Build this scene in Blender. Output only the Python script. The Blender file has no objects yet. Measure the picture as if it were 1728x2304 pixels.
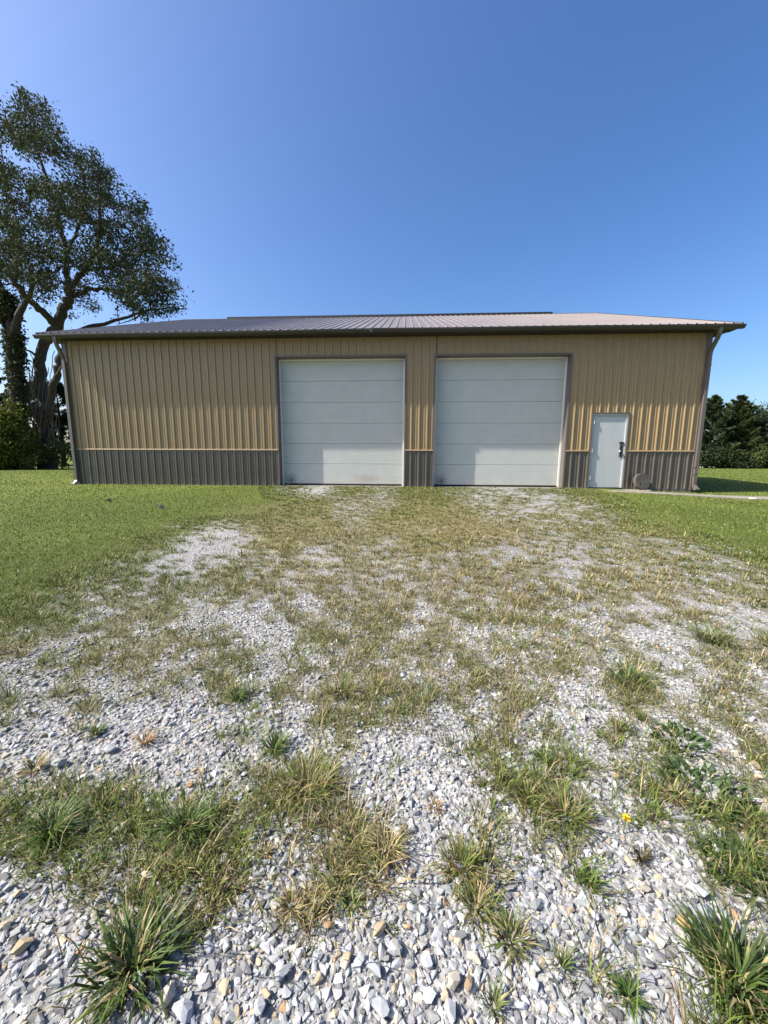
import bpy, bmesh, math, random
import numpy as np
from mathutils import Matrix, Vector

# ------------------------------------------------------------------ camera, sky, sun, exposure
scene = bpy.context.scene
F_PX, CX, CY = 864.5, 858.6, 1157.3            # focal length and principal point in photo pixels (1728 x 2304)
YAW, PITCH, ROLL = math.radians(3.215), math.radians(8.347), math.radians(0.257)
CAM = np.array([10.079, -11.393, 0.839])
_fw = np.array([-math.sin(YAW) * math.cos(PITCH), math.cos(YAW) * math.cos(PITCH), -math.sin(PITCH)])
_rt = np.array([math.cos(YAW), math.sin(YAW), 0.0])
_up = np.cross(_rt, _fw)
RT = _rt * math.cos(ROLL) + _up * math.sin(ROLL)
UP = -_rt * math.sin(ROLL) + _up * math.cos(ROLL)
FW = _fw
cd = bpy.data.cameras.new('camera')
cam = bpy.data.objects.new('camera', cd)
scene.collection.objects.link(cam)
cd.sensor_fit = 'HORIZONTAL'; cd.sensor_width = 36.0
cd.lens = F_PX / 1728 * 36.0
cd.shift_x = (864 - CX) / 1728; cd.shift_y = (CY - 1152) / 1728
cd.clip_start = 0.05; cd.clip_end = 9000
m = Matrix.Identity(4)
for i in range(3):
    m[i][0] = RT[i]; m[i][1] = UP[i]; m[i][2] = -FW[i]; m[i][3] = CAM[i]
cam.matrix_world = m
scene.camera = cam

SUN_EL = math.radians(45.0)
SUN_TO = np.array([-0.9715, -0.237])            # horizontal direction towards the sun
SUN_AZ = math.atan2(SUN_TO[0], SUN_TO[1])       # clockwise from +Y
world = bpy.data.worlds.new('World'); scene.world = world; world.use_nodes = True
wn = world.node_tree.nodes; wl = world.node_tree.links
bg = wn['Background']
sky = wn.new('ShaderNodeTexSky'); sky.sky_type = 'NISHITA'; sky.sun_disc = False
sky.sun_elevation = SUN_EL; sky.sun_rotation = SUN_AZ
sky.altitude = 200; sky.air_density = 1.0; sky.dust_density = 3.2; sky.ozone_density = 3.0
hs = wn.new('ShaderNodeHueSaturation'); hs.inputs['Saturation'].default_value = 1.2; hs.inputs['Hue'].default_value = 0.505
ga = wn.new('ShaderNodeGamma'); ga.inputs['Gamma'].default_value = 1.1
wl.new(sky.outputs[0], ga.inputs['Color']); wl.new(ga.outputs[0], hs.inputs['Color']); wl.new(hs.outputs[0], bg.inputs['Color'])
bg.inputs['Strength'].default_value = 0.104
sd = bpy.data.lights.new('sun', 'SUN'); sd.energy = 5.0; sd.angle = math.radians(0.53); sd.color = (1.0, 0.945, 0.86)
sun = bpy.data.objects.new('sun', sd); scene.collection.objects.link(sun)
to = Vector((SUN_TO[0] * math.cos(SUN_EL), SUN_TO[1] * math.cos(SUN_EL), math.sin(SUN_EL)))
sun.rotation_euler = to.to_track_quat('Z', 'Y').to_euler(); sun.location = (-20, -20, 30)
scene.view_settings.view_transform = 'Standard'; scene.view_settings.look = 'None'
scene.view_settings.exposure = 0.95; scene.view_settings.gamma = 1.0

# ------------------------------------------------------------------ helpers
rng = np.random.default_rng(11)
random.seed(5)
COL = scene.collection

def smooth(a, b, x):
    t = np.clip((np.asarray(x, float) - a) / (b - a), 0, 1)
    return t * t * (3 - 2 * t)

def _hash(ix, iy, s):
    v = np.sin(ix * 127.1 + iy * 311.7 + s * 74.7) * 43758.5453
    return v - np.floor(v)

def vnoise(x, y, s=0):
    x = np.asarray(x, float); y = np.asarray(y, float)
    ix = np.floor(x); iy = np.floor(y); fx = x - ix; fy = y - iy
    fx = fx * fx * (3 - 2 * fx); fy = fy * fy * (3 - 2 * fy)
    a = _hash(ix, iy, s); b = _hash(ix + 1, iy, s); c = _hash(ix, iy + 1, s); d = _hash(ix + 1, iy + 1, s)
    return (a * (1 - fx) + b * fx) * (1 - fy) + (c * (1 - fx) + d * fx) * fy

def fbm(x, y, s=0, o=3):
    t = 0; amp = 0.5; tot = 0
    for k in range(o):
        t = t + amp * vnoise(x * 2 ** k, y * 2 ** k, s + k * 3); tot += amp; amp *= 0.55
    return t / tot

def gz(x, y):
    x = np.asarray(x, float); y = np.asarray(y, float)
    drop = -0.09 * smooth(15.6, 18.4, x)
    r = np.hypot(x - CAM[0], y - CAM[1])
    und = (fbm(x * 1.3, y * 1.3, 4, 2) - 0.5) * 0.03 * smooth(11, 5, r)
    return drop + und

def ray(px, py):
    return FW + RT * (px - CX) / F_PX - UP * (py - CY) / F_PX

def at(px, py, z=0.0):                            # ground point under a photo pixel
    d = ray(px, py); t = (z - CAM[2]) / d[2]
    return CAM + t * d

def at_y(px, py, Y):                              # point at depth Y under a photo pixel
    d = ray(px, py); t = (Y - CAM[1]) / d[1]
    return CAM + t * d

def to_px(x, y, z=0.0):
    dx = x - CAM[0]; dy = y - CAM[1]; dz = z - CAM[2]
    w = dx * FW[0] + dy * FW[1] + dz * FW[2]
    w = np.maximum(w, 0.05)
    return (CX + F_PX * (dx * RT[0] + dy * RT[1] + dz * RT[2]) / w,
            CY - F_PX * (dx * UP[0] + dy * UP[1] + dz * UP[2]) / w)

def link(name, me, mat=None, parent=None, label=None, cat=None, group=None, kind=None):
    o = bpy.data.objects.new(name, me); COL.objects.link(o)
    if mat is not None and me is not None: me.materials.append(mat)
    if parent is not None: o.parent = parent
    if label: o['label'] = label
    if cat: o['category'] = cat
    if group: o['group'] = group
    if kind: o['kind'] = kind
    return o

def empty(name, loc, label, cat, group=None):
    o = link(name, None, None, None, label, cat, group)
    o.location = loc; o.empty_display_size = 0.2
    return o

def tri_mesh(name, V, T, col=None, smooth_sh=False):
    me = bpy.data.meshes.new(name)
    V = np.asarray(V, np.float32).reshape(-1, 3); T = np.asarray(T, np.int32).reshape(-1, 3)
    me.vertices.add(len(V)); me.vertices.foreach_set('co', V.ravel())
    me.loops.add(T.size); me.loops.foreach_set('vertex_index', T.ravel())
    me.polygons.add(len(T))
    me.polygons.foreach_set('loop_start', np.arange(0, T.size, 3, dtype=np.int32))
    me.polygons.foreach_set('loop_total', np.full(len(T), 3, np.int32))
    if col is not None:
        a = me.color_attributes.new('col', 'FLOAT_COLOR', 'POINT')
        c4 = np.ones((len(V), 4), np.float32); c4[:, :3] = col
        a.data.foreach_set('color', c4.ravel())
    me.update(calc_edges=True); me.validate()
    me.polygons.foreach_set('use_smooth', np.full(len(T), bool(smooth_sh)))
    return me

class MB:                                         # collects boxes, prisms and tubes into one mesh
    def __init__(s): s.v = []; s.f = []
    def add(s, v, f):
        n = len(s.v); s.v += [tuple(map(float, p)) for p in v]; s.f += [tuple(i + n for i in q) for q in f]
    def box(s, x0, x1, y0, y1, z0, z1):
        s.add([(x0, y0, z0), (x1, y0, z0), (x1, y1, z0), (x0, y1, z0), (x0, y0, z1), (x1, y0, z1), (x1, y1, z1), (x0, y1, z1)],
              [(0, 3, 2, 1), (4, 5, 6, 7), (0, 1, 5, 4), (1, 2, 6, 5), (2, 3, 7, 6), (3, 0, 4, 7)])
    def prism(s, pts, axis, a, b):                # closed 2-D outline extruded along an axis
        n = len(pts)
        def P(p, t):
            return (t, p[0], p[1]) if axis == 0 else (p[0], t, p[1]) if axis == 1 else (p[0], p[1], t)
        v = [P(p, a) for p in pts] + [P(p, b) for p in pts]
        f = [(i, (i + 1) % n, n + (i + 1) % n, n + i) for i in range(n)] + [tuple(range(n - 1, -1, -1)), tuple(range(n, 2 * n))]
        s.add(v, f)
    def tube(s, path, rad, seg=8, cap=True):
        path = [np.asarray(p, float) for p in path]; n = len(path)
        rad = [rad] * n if np.isscalar(rad) else rad
        rings = []; prev = None
        for i in range(n):
            t = path[min(i + 1, n - 1)] - path[max(i - 1, 0)]; t = t / (np.linalg.norm(t) + 1e-9)
            ref = prev if prev is not None else (np.array([1., 0, 0]) if abs(t[0]) < 0.8 else np.array([0, 1., 0]))
            a = ref - t * np.dot(ref, t); a /= np.linalg.norm(a) + 1e-9; b = np.cross(t, a); prev = a
            rings.append([path[i] + rad[i] * (a * math.cos(2 * math.pi * k / seg) + b * math.sin(2 * math.pi * k / seg)) for k in range(seg)])
        v = [p for r in rings for p in r]; f = []
        for i in range(n - 1):
            for k in range(seg):
                k2 = (k + 1) % seg
                f.append((i * seg + k, i * seg + k2, (i + 1) * seg + k2, (i + 1) * seg + k))
        if cap: f += [tuple(range(seg - 1, -1, -1)), tuple((n - 1) * seg + k for k in range(seg))]
        s.add(v, f)
    def mesh(s, name, recalc=True, bevel=0, sm=False):
        me = bpy.data.meshes.new(name); me.from_pydata(s.v, [], s.f)
        bm = bmesh.new(); bm.from_mesh(me)
        if recalc: bmesh.ops.recalc_face_normals(bm, faces=bm.faces)
        if bevel: bmesh.ops.bevel(bm, geom=[e for e in bm.edges if e.is_manifold and e.calc_face_angle(0) > 0.6], offset=bevel, segments=1, affect='EDGES')
        bm.to_mesh(me); bm.free()
        if sm:
            for p in me.polygons: p.use_smooth = True
        return me
    def build(s, name, mat, parent=None, bevel=0, sm=False, **k):
        return link(name, s.mesh(name, bevel=bevel, sm=sm), mat, parent, **k)

# ------------------------------------------------------------------ materials
def new_mat(name):
    mt = bpy.data.materials.new(name); mt.use_nodes = True
    nt = mt.node_tree; return mt, nt.nodes, nt.links, nt.nodes['Principled BSDF']

def ramp(n, stops):
    r = n.new('ShaderNodeValToRGB'); e = r.color_ramp.elements
    while len(e) < len(stops): e.new(0.5)
    for k, (p, c) in enumerate(stops):
        e[k].position = p; e[k].color = (*c, 1) if len(c) == 3 else c
    return r

def noise(n, l, scale, detail=4, rough=0.55, coord=None):
    t = n.new('ShaderNodeTexNoise'); t.inputs['Scale'].default_value = scale
    t.inputs['Detail'].default_value = detail; t.inputs['Roughness'].default_value = rough
    if coord is not None: l.new(coord, t.inputs['Vector'])
    return t

def painted(name, col, rough=0.45, var=0.12, scale=1.5, streak=True, spec=0.5, dirt=None):
    mt, n, l, b = new_mat(name)
    tc = n.new('ShaderNodeTexCoord'); mp = n.new('ShaderNodeMapping'); l.new(tc.outputs['Object'], mp.inputs[0])
    if streak: mp.inputs['Scale'].default_value = (6, 6, 0.5)
    t = noise(n, l, scale, 5, 0.6, mp.outputs[0])
    lo = tuple(c * (1 - var) for c in col); hi = tuple(min(1, c * (1 + var)) for c in col)
    r = ramp(n, [(0.3, lo), (0.7, hi)]); l.new(t.outputs[0], r.inputs[0])
    out = r.outputs[0]
    if dirt:                                       # splash and dust near the ground
        sx = n.new('ShaderNodeSeparateXYZ'); l.new(tc.outputs['Object'], sx.inputs[0])
        t2 = noise(n, l, 5, 5, 0.7, tc.outputs['Object'])
        mth = n.new('ShaderNodeMath'); mth.operation = 'MULTIPLY_ADD'; l.new(t2.outputs[0], mth.inputs[0]); mth.inputs[1].default_value = 0.5; l.new(sx.outputs[2], mth.inputs[2])
        mr = n.new('ShaderNodeMapRange'); l.new(mth.outputs[0], mr.inputs[0]); mr.inputs[1].default_value = 0.2; mr.inputs[2].default_value = 0.55; mr.inputs[3].default_value = 0.45; mr.inputs[4].default_value = 0
        mx = n.new('ShaderNodeMix'); mx.data_type = 'RGBA'; l.new(mr.outputs[0], mx.inputs['Factor']); l.new(out, mx.inputs['A']); mx.inputs['B'].default_value = (*dirt, 1); out = mx.outputs['Result']
    l.new(out, b.inputs['Base Color'])
    t3 = noise(n, l, 9, 3, 0.5, tc.outputs['Object'])
    mr2 = n.new('ShaderNodeMapRange'); l.new(t3.outputs[0], mr2.inputs[0]); mr2.inputs[3].default_value = rough - 0.08; mr2.inputs[4].default_value = rough + 0.1
    l.new(mr2.outputs[0], b.inputs['Roughness'])
    b.inputs['Specular IOR Level'].default_value = spec
    t4 = noise(n, l, 2.2, 2, 0.5, tc.outputs['Object']); bp = n.new('ShaderNodeBump'); bp.inputs['Strength'].default_value = 0.35; bp.inputs['Distance'].default_value = 0.012; l.new(t4.outputs[0], bp.inputs['Height']); l.new(bp.outputs[0], b.inputs['Normal'])
    return mt

M_TAN = painted('tan_siding', (0.28, 0.2, 0.099), 0.40, 0.06, spec=0.5)
M_GREY = painted('grey_siding', (0.098, 0.084, 0.067), 0.32, 0.1, spec=0.75, dirt=(0.17, 0.145, 0.11))
M_TRIM = painted('bronze_trim', (0.115, 0.10, 0.086), 0.45, 0.1)
M_RAIL = painted('tan_rail', (0.28, 0.2, 0.105), 0.45, 0.08)
M_GUT = painted('gutter_metal', (0.034, 0.031, 0.026), 0.38, 0.12)
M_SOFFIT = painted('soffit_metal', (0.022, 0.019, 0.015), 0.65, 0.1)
M_ROOF = painted('roof_metal', (0.33, 0.285, 0.255), 0.5, 0.08, scale=0.8, streak=False, spec=0.6)
M_ROOF.node_tree.nodes['Principled BSDF'].inputs['Metallic'].default_value = 0.82
M_VENT = painted('ridge_vent_plastic', (0.018, 0.018, 0.02), 0.6, 0.2)
M_JAMB = painted('jamb_trim', (0.115, 0.096, 0.084), 0.5, 0.08)
M_STOP = painted('white_stop', (0.72, 0.71, 0.68), 0.5, 0.06)
M_SEAL = painted('black_rubber', (0.015, 0.015, 0.015), 0.8, 0.1)
M_STEEL = painted('entry_grey', (0.42, 0.445, 0.44), 0.42, 0.05)
M_LOCK = painted('lock_black', (0.02, 0.02, 0.02), 0.35, 0.1)
M_CHROME, _n, _l, _b = new_mat('chrome'); _b.inputs['Metallic'].default_value = 1; _b.inputs['Roughness'].default_value = 0.15; _b.inputs['Base Color'].default_value = (0.7, 0.7, 0.7, 1)

def door_mat():
    mt, n, l, b = new_mat('white_door_paint')
    tc = n.new('ShaderNodeTexCoord'); sx = n.new('ShaderNodeSeparateXYZ'); l.new(tc.outputs['Object'], sx.inputs[0])
    t = noise(n, l, 3.0, 5, 0.6, tc.outputs['Object'])
    r = ramp(n, [(0.3, (0.455, 0.475, 0.435)), (0.7, (0.50, 0.515, 0.475))]); l.new(t.outputs[0], r.inputs[0])
    def blob(cx, cz, rx, rz, lo, hi, col, prev, sc=8.0, amt=0.8):
        mp = n.new('ShaderNodeMapping'); mp.vector_type = 'TEXTURE'; l.new(tc.outputs['Object'], mp.inputs[0])
        mp.inputs['Location'].default_value = (cx, 0, cz); mp.inputs['Scale'].default_value = (rx, 1000, rz)
        ln = n.new('ShaderNodeVectorMath'); ln.operation = 'LENGTH'; l.new(mp.outputs[0], ln.inputs[0])
        t2 = noise(n, l, sc, 6, 0.7, tc.outputs['Object'])
        a = n.new('ShaderNodeMath'); a.operation = 'MULTIPLY_ADD'; l.new(t2.outputs[0], a.inputs[0]); a.inputs[1].default_value = 1.6; l.new(ln.outputs['Value'], a.inputs[2])
        mr = n.new('ShaderNodeMapRange'); l.new(a.outputs[0], mr.inputs[0]); mr.inputs[1].default_value = lo; mr.inputs[2].default_value = hi; mr.inputs[3].default_value = amt; mr.inputs[4].default_value = 0
        mx = n.new('ShaderNodeMix'); mx.data_type = 'RGBA'; l.new(mr.outputs[0], mx.inputs['Factor']); l.new(prev, mx.inputs['A']); mx.inputs['B'].default_value = (*col, 1)
        return mx.outputs['Result']
    o = r.outputs[0]
    o = blob(-1.60, 0.17, 0.26, 0.26, 0.9, 1.75, (0.16, 0.155, 0.14), o, 9, 0.75)      # black scuff at the left foot
    o = blob(-1.58, 0.14, 0.09, 0.11, 0.9, 1.6, (0.05, 0.05, 0.045), o, 14, 0.75)
    o = blob(0.0, -0.02, 2.6, 0.28, 0.9, 1.9, (0.47, 0.43, 0.33), o, 3, 0.55)          # dusty foot
    l.new(o, b.inputs['Base Color']); b.inputs['Roughness'].default_value = 0.5
    return mt
M_DOOR = door_mat()
def smear_mat():
    mt = M_DOOR.copy(); mt.name = 'white_door_paint_smeared'; n = mt.node_tree.nodes; l = mt.node_tree.links; b = n['Principled BSDF']
    prev = b.inputs['Base Color'].links[0].from_socket
    tc = [x for x in n if x.type == 'TEX_COORD'][0]
    mp = n.new('ShaderNodeMapping'); mp.vector_type = 'TEXTURE'; l.new(tc.outputs['Object'], mp.inputs[0])
    mp.inputs['Location'].default_value = (0.75, 0, 0.22); mp.inputs['Scale'].default_value = (0.55, 1000, 0.2)
    ln = n.new('ShaderNodeVectorMath'); ln.operation = 'LENGTH'; l.new(mp.outputs[0], ln.inputs[0])
    t2 = noise(n, l, 7, 6, 0.75, tc.outputs['Object'])
    a = n.new('ShaderNodeMath'); a.operation = 'MULTIPLY_ADD'; l.new(t2.outputs[0], a.inputs[0]); a.inputs[1].default_value = 1.6; l.new(ln.outputs['Value'], a.inputs[2])
    mr = n.new('ShaderNodeMapRange'); l.new(a.outputs[0], mr.inputs[0]); mr.inputs[1].default_value = 0.9; mr.inputs[2].default_value = 1.7; mr.inputs[3].default_value = 0.6; mr.inputs[4].default_value = 0
    mx = n.new('ShaderNodeMix'); mx.data_type = 'RGBA'; l.new(mr.outputs[0], mx.inputs['Factor']); l.new(prev, mx.inputs['A']); mx.inputs['B'].default_value = (0.36, 0.31, 0.22, 1)
    l.new(mx.outputs['Result'], b.inputs['Base Color'])
    return mt
M_DOOR1 = smear_mat()

def attr_mat(name, rough=0.6, transl=0.0, spec=0.4, bump=None, grain=None):
    mt, n, l, b = new_mat(name)
    a = n.new('ShaderNodeAttribute'); a.attribute_name = 'col'
    out = a.outputs['Color']
    if grain:
        tc = n.new('ShaderNodeTexCoord'); t = noise(n, l, grain[0], 5, 0.65, tc.outputs['Object'])
        mr = n.new('ShaderNodeMapRange'); l.new(t.outputs[0], mr.inputs[0]); mr.inputs[1].default_value = 0.25; mr.inputs[2].default_value = 0.75; mr.inputs[3].default_value = 1 - grain[1]; mr.inputs[4].default_value = 1 + grain[1]
        mx = n.new('ShaderNodeVectorMath'); mx.operation = 'SCALE'; l.new(out, mx.inputs[0]); l.new(mr.outputs[0], mx.inputs['Scale']); out = mx.outputs[0]
        if bump:
            bp = n.new('ShaderNodeBump'); bp.inputs['Strength'].default_value = bump[0]; bp.inputs['Distance'].default_value = bump[1]; l.new(t.outputs[0], bp.inputs['Height']); l.new(bp.outputs[0], b.inputs['Normal'])
    l.new(out, b.inputs['Base Color']); b.inputs['Roughness'].default_value = rough; b.inputs['Specular IOR Level'].default_value = spec
    if transl:
        tr = n.new('ShaderNodeBsdfTranslucent'); l.new(out, tr.inputs['Color'])
        ms = n.new('ShaderNodeMixShader'); ms.inputs[0].default_value = transl
        l.new(b.outputs[0], ms.inputs[1]); l.new(tr.outputs[0], ms.inputs[2]); l.new(ms.outputs[0], n['Material Output'].inputs['Surface'])
    return mt
M_BLADE = attr_mat('grass_blade', 0.55, 0.25, 0.3)
M_LEAF = attr_mat('tree_leaf', 0.7, 0.25, 0.15)
M_NEEDLE = attr_mat('cedar_spray', 0.65, 0.1, 0.25)
M_STONE = attr_mat('crushed_stone', 0.8, 0, 0.25, (0.5, 0.002), (90, 0.16))

def bark_mat():
    mt, n, l, b = new_mat('bark')
    tc = n.new('ShaderNodeTexCoord'); mp = n.new('ShaderNodeMapping'); l.new(tc.outputs['Object'], mp.inputs[0]); mp.inputs['Scale'].default_value = (5, 5, 1)
    t = noise(n, l, 2.5, 6, 0.7, mp.outputs[0]); r = ramp(n, [(0.35, (0.02, 0.017, 0.013)), (0.65, (0.06, 0.05, 0.04))]); l.new(t.outputs[0], r.inputs[0]); l.new(r.outputs[0], b.inputs['Base Color'])
    bp = n.new('ShaderNodeBump'); bp.inputs['Strength'].default_value = 0.9; bp.inputs['Distance'].default_value = 0.05; l.new(t.outputs[0], bp.inputs['Height']); l.new(bp.outputs[0], b.inputs['Normal'])
    b.inputs['Roughness'].default_value = 0.9
    return mt
M_BARK = bark_mat()

def concrete_mat(name, a, c):
    mt, n, l, b = new_mat(name)
    tc = n.new('ShaderNodeTexCoord'); t = noise(n, l, 4, 8, 0.7, tc.outputs['Object']); t2 = noise(n, l, 60, 4, 0.6, tc.outputs['Object'])
    mx = n.new('ShaderNodeMath'); mx.operation = 'MULTIPLY_ADD'; l.new(t2.outputs[0], mx.inputs[0]); mx.inputs[1].default_value = 0.35; l.new(t.outputs[0], mx.inputs[2])
    r = ramp(n, [(0.45, a), (0.9, c)]); l.new(mx.outputs[0], r.inputs[0]); l.new(r.outputs[0], b.inputs['Base Color'])
    bp = n.new('ShaderNodeBump'); bp.inputs['Strength'].default_value = 0.6; bp.inputs['Distance'].default_value = 0.01; l.new(mx.outputs[0], bp.inputs['Height']); l.new(bp.outputs[0], b.inputs['Normal'])
    b.inputs['Roughness'].default_value = 0.9
    return mt
M_CONC = concrete_mat('old_concrete', (0.15, 0.13, 0.10), (0.28, 0.25, 0.20))
M_DISC = concrete_mat('weathered_stone', (0.038, 0.035, 0.03), (0.115, 0.105, 0.088))
M_LANE = concrete_mat('pale_lane', (0.34, 0.33, 0.31), (0.5, 0.49, 0.46))

# ------------------------------------------------------------------ where grass and gravel lie (read off the photograph)
TYV = np.array([1105, 1130, 1160, 1195, 1230, 1270, 1315, 1365, 1420, 1480, 1550, 1625, 1705, 1790, 1880, 1975, 2075, 2185, 2304.])
VEG = np.array([[int(c) for c in r] for r in (
    '9999999996295974358999999', '9999999999955994526899999', '9999999998858997474699999', '9999997178978888866789999', '9999971178474886434665799',
    '9999722656475656633664467', '9985456665666455644655455', '9855665434766446654434545', '8655655324665365465433744', '6534554644565656645554446',
    '5234343645544555642354354', '4432121324443444431333443', '4310110125321236433355334', '7477742267631115654236643', '7777777632365215634132455',
    '2443565434555247633111255', '0122355214331014521000023', '0002431001000001331111355', '0003310000000003133212466')], float) / 9
TY = np.array([1105, 1130, 1160, 1200, 1250, 1310, 1380, 1460, 1550, 1650, 1760, 1880, 2020, 2160, 2304.])
DRY = np.array([[int(c) for c in r] for r in (
    '0000122222000', '0000145443000', '0000365665100', '0002666776400', '0013567776640', '0122677776754', '1245566765666',
    '3466456666545', '2466466665345', '2655353454434', '3444554554443', '1123365544333', '2335566654443', '2224644444422', '2212444434322')], float) / 9

def table(T, x, y):
    ty = TYV if T is VEG else TY; nc = T.shape[1] - 1
    px, py = to_px(x, y, 0.0)
    px = np.clip(px, 0, 1727.9); py = np.clip(py, 1105, 2303.9)
    py = np.where((y - CAM[1]) < 0.3, 2303.9, py)
    i = np.clip(np.searchsorted(ty, py, 'right') - 1, 0, len(ty) - 2); fy = (py - ty[i]) / (ty[i + 1] - ty[i])
    u = px / 1728.0 * nc; j = np.clip(np.floor(u).astype(int), 0, nc - 1); fx = u - j
    return (T[i, j] * (1 - fx) + T[i, j + 1] * fx) * (1 - fy) + (T[i + 1, j] * (1 - fx) + T[i + 1, j + 1] * fx) * fy

def veg(x, y):
    v = table(VEG, x, y)
    n1 = fbm(x * 4.6, y * 2.6, 7, 3); n2 = fbm(x * 15, y * 11, 9, 2); n3 = fbm(x * 34, y * 30, 19, 2)
    patch = smooth(-0.17, 0.17, v + 0.05 * smooth(0.15, 0.4, v) - (0.5 + (n1 - 0.5) * 0.6 + (n2 - 0.5) * 0.9 + (n3 - 0.5) * 0.7))
    return np.where(v > 0.97, 1.0, patch)

# ------------------------------------------------------------------ ground sheet
def ground():
    fr = np.linspace(-62, 62, 300); bk = np.linspace(62, 298, 50)[1:-1]
    ang = np.radians(np.concatenate([fr, bk])) + YAW * -1
    rad = np.concatenate([0.2 * 1.0195 ** np.arange(230)])
    rad = np.concatenate([rad, rad[-1] * 1.16 ** np.arange(1, 40)])
    A, Rr = np.meshgrid(ang, rad)
    x = CAM[0] + Rr * np.sin(A); y = CAM[1] + Rr * np.cos(A)
    n = len(ang)
    z = gz(x, y)
    V = np.stack([x, y, z], -1).reshape(-1, 3)
    V = np.vstack([V, [[CAM[0], CAM[1], 0]]])
    i = np.arange(len(rad) - 1)[:, None]; j = np.arange(n)[None]
    a = i * n + j; b = i * n + (j + 1) % n; c = a + n; d = b + n
    T = np.concatenate([np.stack([a, c, b], -1).reshape(-1, 3), np.stack([b, c, d], -1).reshape(-1, 3)])
    fan = np.stack([np.full(n, len(V) - 1), np.arange(n), (np.arange(n) + 1) % n], -1)
    T = np.vstack([T, fan])
    vx, vy = V[:, 0], V[:, 1]
    ve = veg(vx, vy); dr = table(DRY, vx, vy)
    inside = (vy > -11.4) & (np.hypot(vx - CAM[0], vy - CAM[1]) < 40)
    lawn_c = np.array([0.065, 0.085, 0.018]); dry_c = np.array([0.22, 0.18, 0.095]); soil_c = np.array([0.10, 0.085, 0.05]); grav = np.array([0.255, 0.25, 0.242])
    far_c = np.array([0.11, 0.14, 0.027])
    r = np.hypot(vx - CAM[0], vy - CAM[1])
    g = lawn_c * (1 - dr[:, None]) + dry_c * dr[:, None]
    g = g * (1 - 0.35 * smooth(5, 2, r)[:, None]) + far_c * 0
    g = np.where((dr < 0.15)[:, None], g * (1 - smooth(4, 14, r)[:, None]) + far_c * smooth(4, 14, r)[:, None], g)
    ve = ve * np.where(table(VEG, vx, vy) > 0.8, 1.0, 0.75); c = grav * (1 - ve[:, None]) + g * ve[:, None]
    me = tri_mesh('ground', V, T, c, True)
    mt, nn, l, b = new_mat('ground_cover')
    at_ = nn.new('ShaderNodeAttribute'); at_.attribute_name = 'col'
    tc = nn.new('ShaderNodeTexCoord')
    t1 = noise(nn, l, 0.35, 6, 0.6, tc.outputs['Object']); t2 = noise(nn, l, 9, 8, 0.75, tc.outputs['Object'])
    vo = nn.new('ShaderNodeTexVoronoi'); vo.inputs['Scale'].default_value = 70; l.new(tc.outputs['Object'], vo.inputs['Vector'])
    s = nn.new('ShaderNodeMath'); s.operation = 'ADD'; l.new(t1.outputs[0], s.inputs[0]); l.new(t2.outputs[0], s.inputs[1])
    mr = nn.new('ShaderNodeMapRange'); l.new(s.outputs[0], mr.inputs[0]); mr.inputs[1].default_value = 0.65; mr.inputs[2].default_value = 1.35; mr.inputs[3].default_value = 0.62; mr.inputs[4].default_value = 1.38
    sc = nn.new('ShaderNodeVectorMath'); sc.operation = 'SCALE'; l.new(at_.outputs['Color'], sc.inputs[0]); l.new(mr.outputs[0], sc.inputs['Scale'])
    l.new(sc.outputs[0], b.inputs['Base Color']); b.inputs['Roughness'].default_value = 0.95; b.inputs['Specular IOR Level'].default_value = 0.1
    ad = nn.new('ShaderNodeMath'); ad.operation = 'ADD'; l.new(vo.outputs['Distance'], ad.inputs[0]); l.new(t2.outputs[0], ad.inputs[1])
    bp = nn.new('ShaderNodeBump'); bp.inputs['Strength'].default_value = 0.8; bp.inputs['Distance'].default_value = 0.012; l.new(ad.outputs[0], bp.inputs['Height']); l.new(bp.outputs[0], b.inputs['Normal'])
    link('ground', me, mt, kind='structure')
ground()

# ------------------------------------------------------------------ pole barn
L, D = 18.288, 15.24
RIB = 0.2286
EAVE_Y, EAVE_Z, SLOPE = -0.36, 4.32, 0.379
RIDGE_Y = D / 2; RIDGE_Z = EAVE_Z + SLOPE * (RIDGE_Y - EAVE_Y)
RX0, RX1 = -0.44, 18.76
D1 = (6.385, 10.085); D2 = (10.955, 14.655); DH = 3.68
ED = (15.37, 16.33, 2.09)
barn = empty('pole_barn', (L / 2, 0, 0), 'long tan and grey metal pole barn with two white overhead doors', 'barn')
OFF = np.array([-L / 2, 0, 0])
def bp_(mb):                                       # barn meshes are built in world numbers, then moved to the barn's base
    mb.v = [(p[0] - L / 2, p[1], p[2]) for p in mb.v]; return mb
def bpart(mb, name, mat, parent=None, bevel=0, sm=False, org=None, label=None):
    par = parent or barn
    me = bp_(mb).mesh(name, bevel=bevel, sm=sm)
    return link(name, me, mat, par, label=label)

def profile(x0, x1, phase, rib_h=0.027, minor=0.006):
    pts = []
    k0 = math.floor((x0 - phase) / RIB) - 1
    k = k0
    while phase + k * RIB < x1 + RIB:
        c = phase + k * RIB
        for dx, h in ((-0.025, 0), (-0.013, rib_h), (0.013, rib_h), (0.025, 0), (0.070, 0), (0.076, minor), (0.092, minor), (0.098, 0), (0.131, 0), (0.137, minor), (0.153, minor), (0.159, 0)):
            pts.append((c + dx, h))
        k += 1
    xs = [p[0] for p in pts]; hsx = [p[1] for p in pts]
    sel = [(x0, float(np.interp(x0, xs, hsx)))] + [p for p in pts if x0 + 1e-4 < p[0] < x1 - 1e-4] + [(x1, float(np.interp(x1, xs, hsx)))]
    return sel

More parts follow.
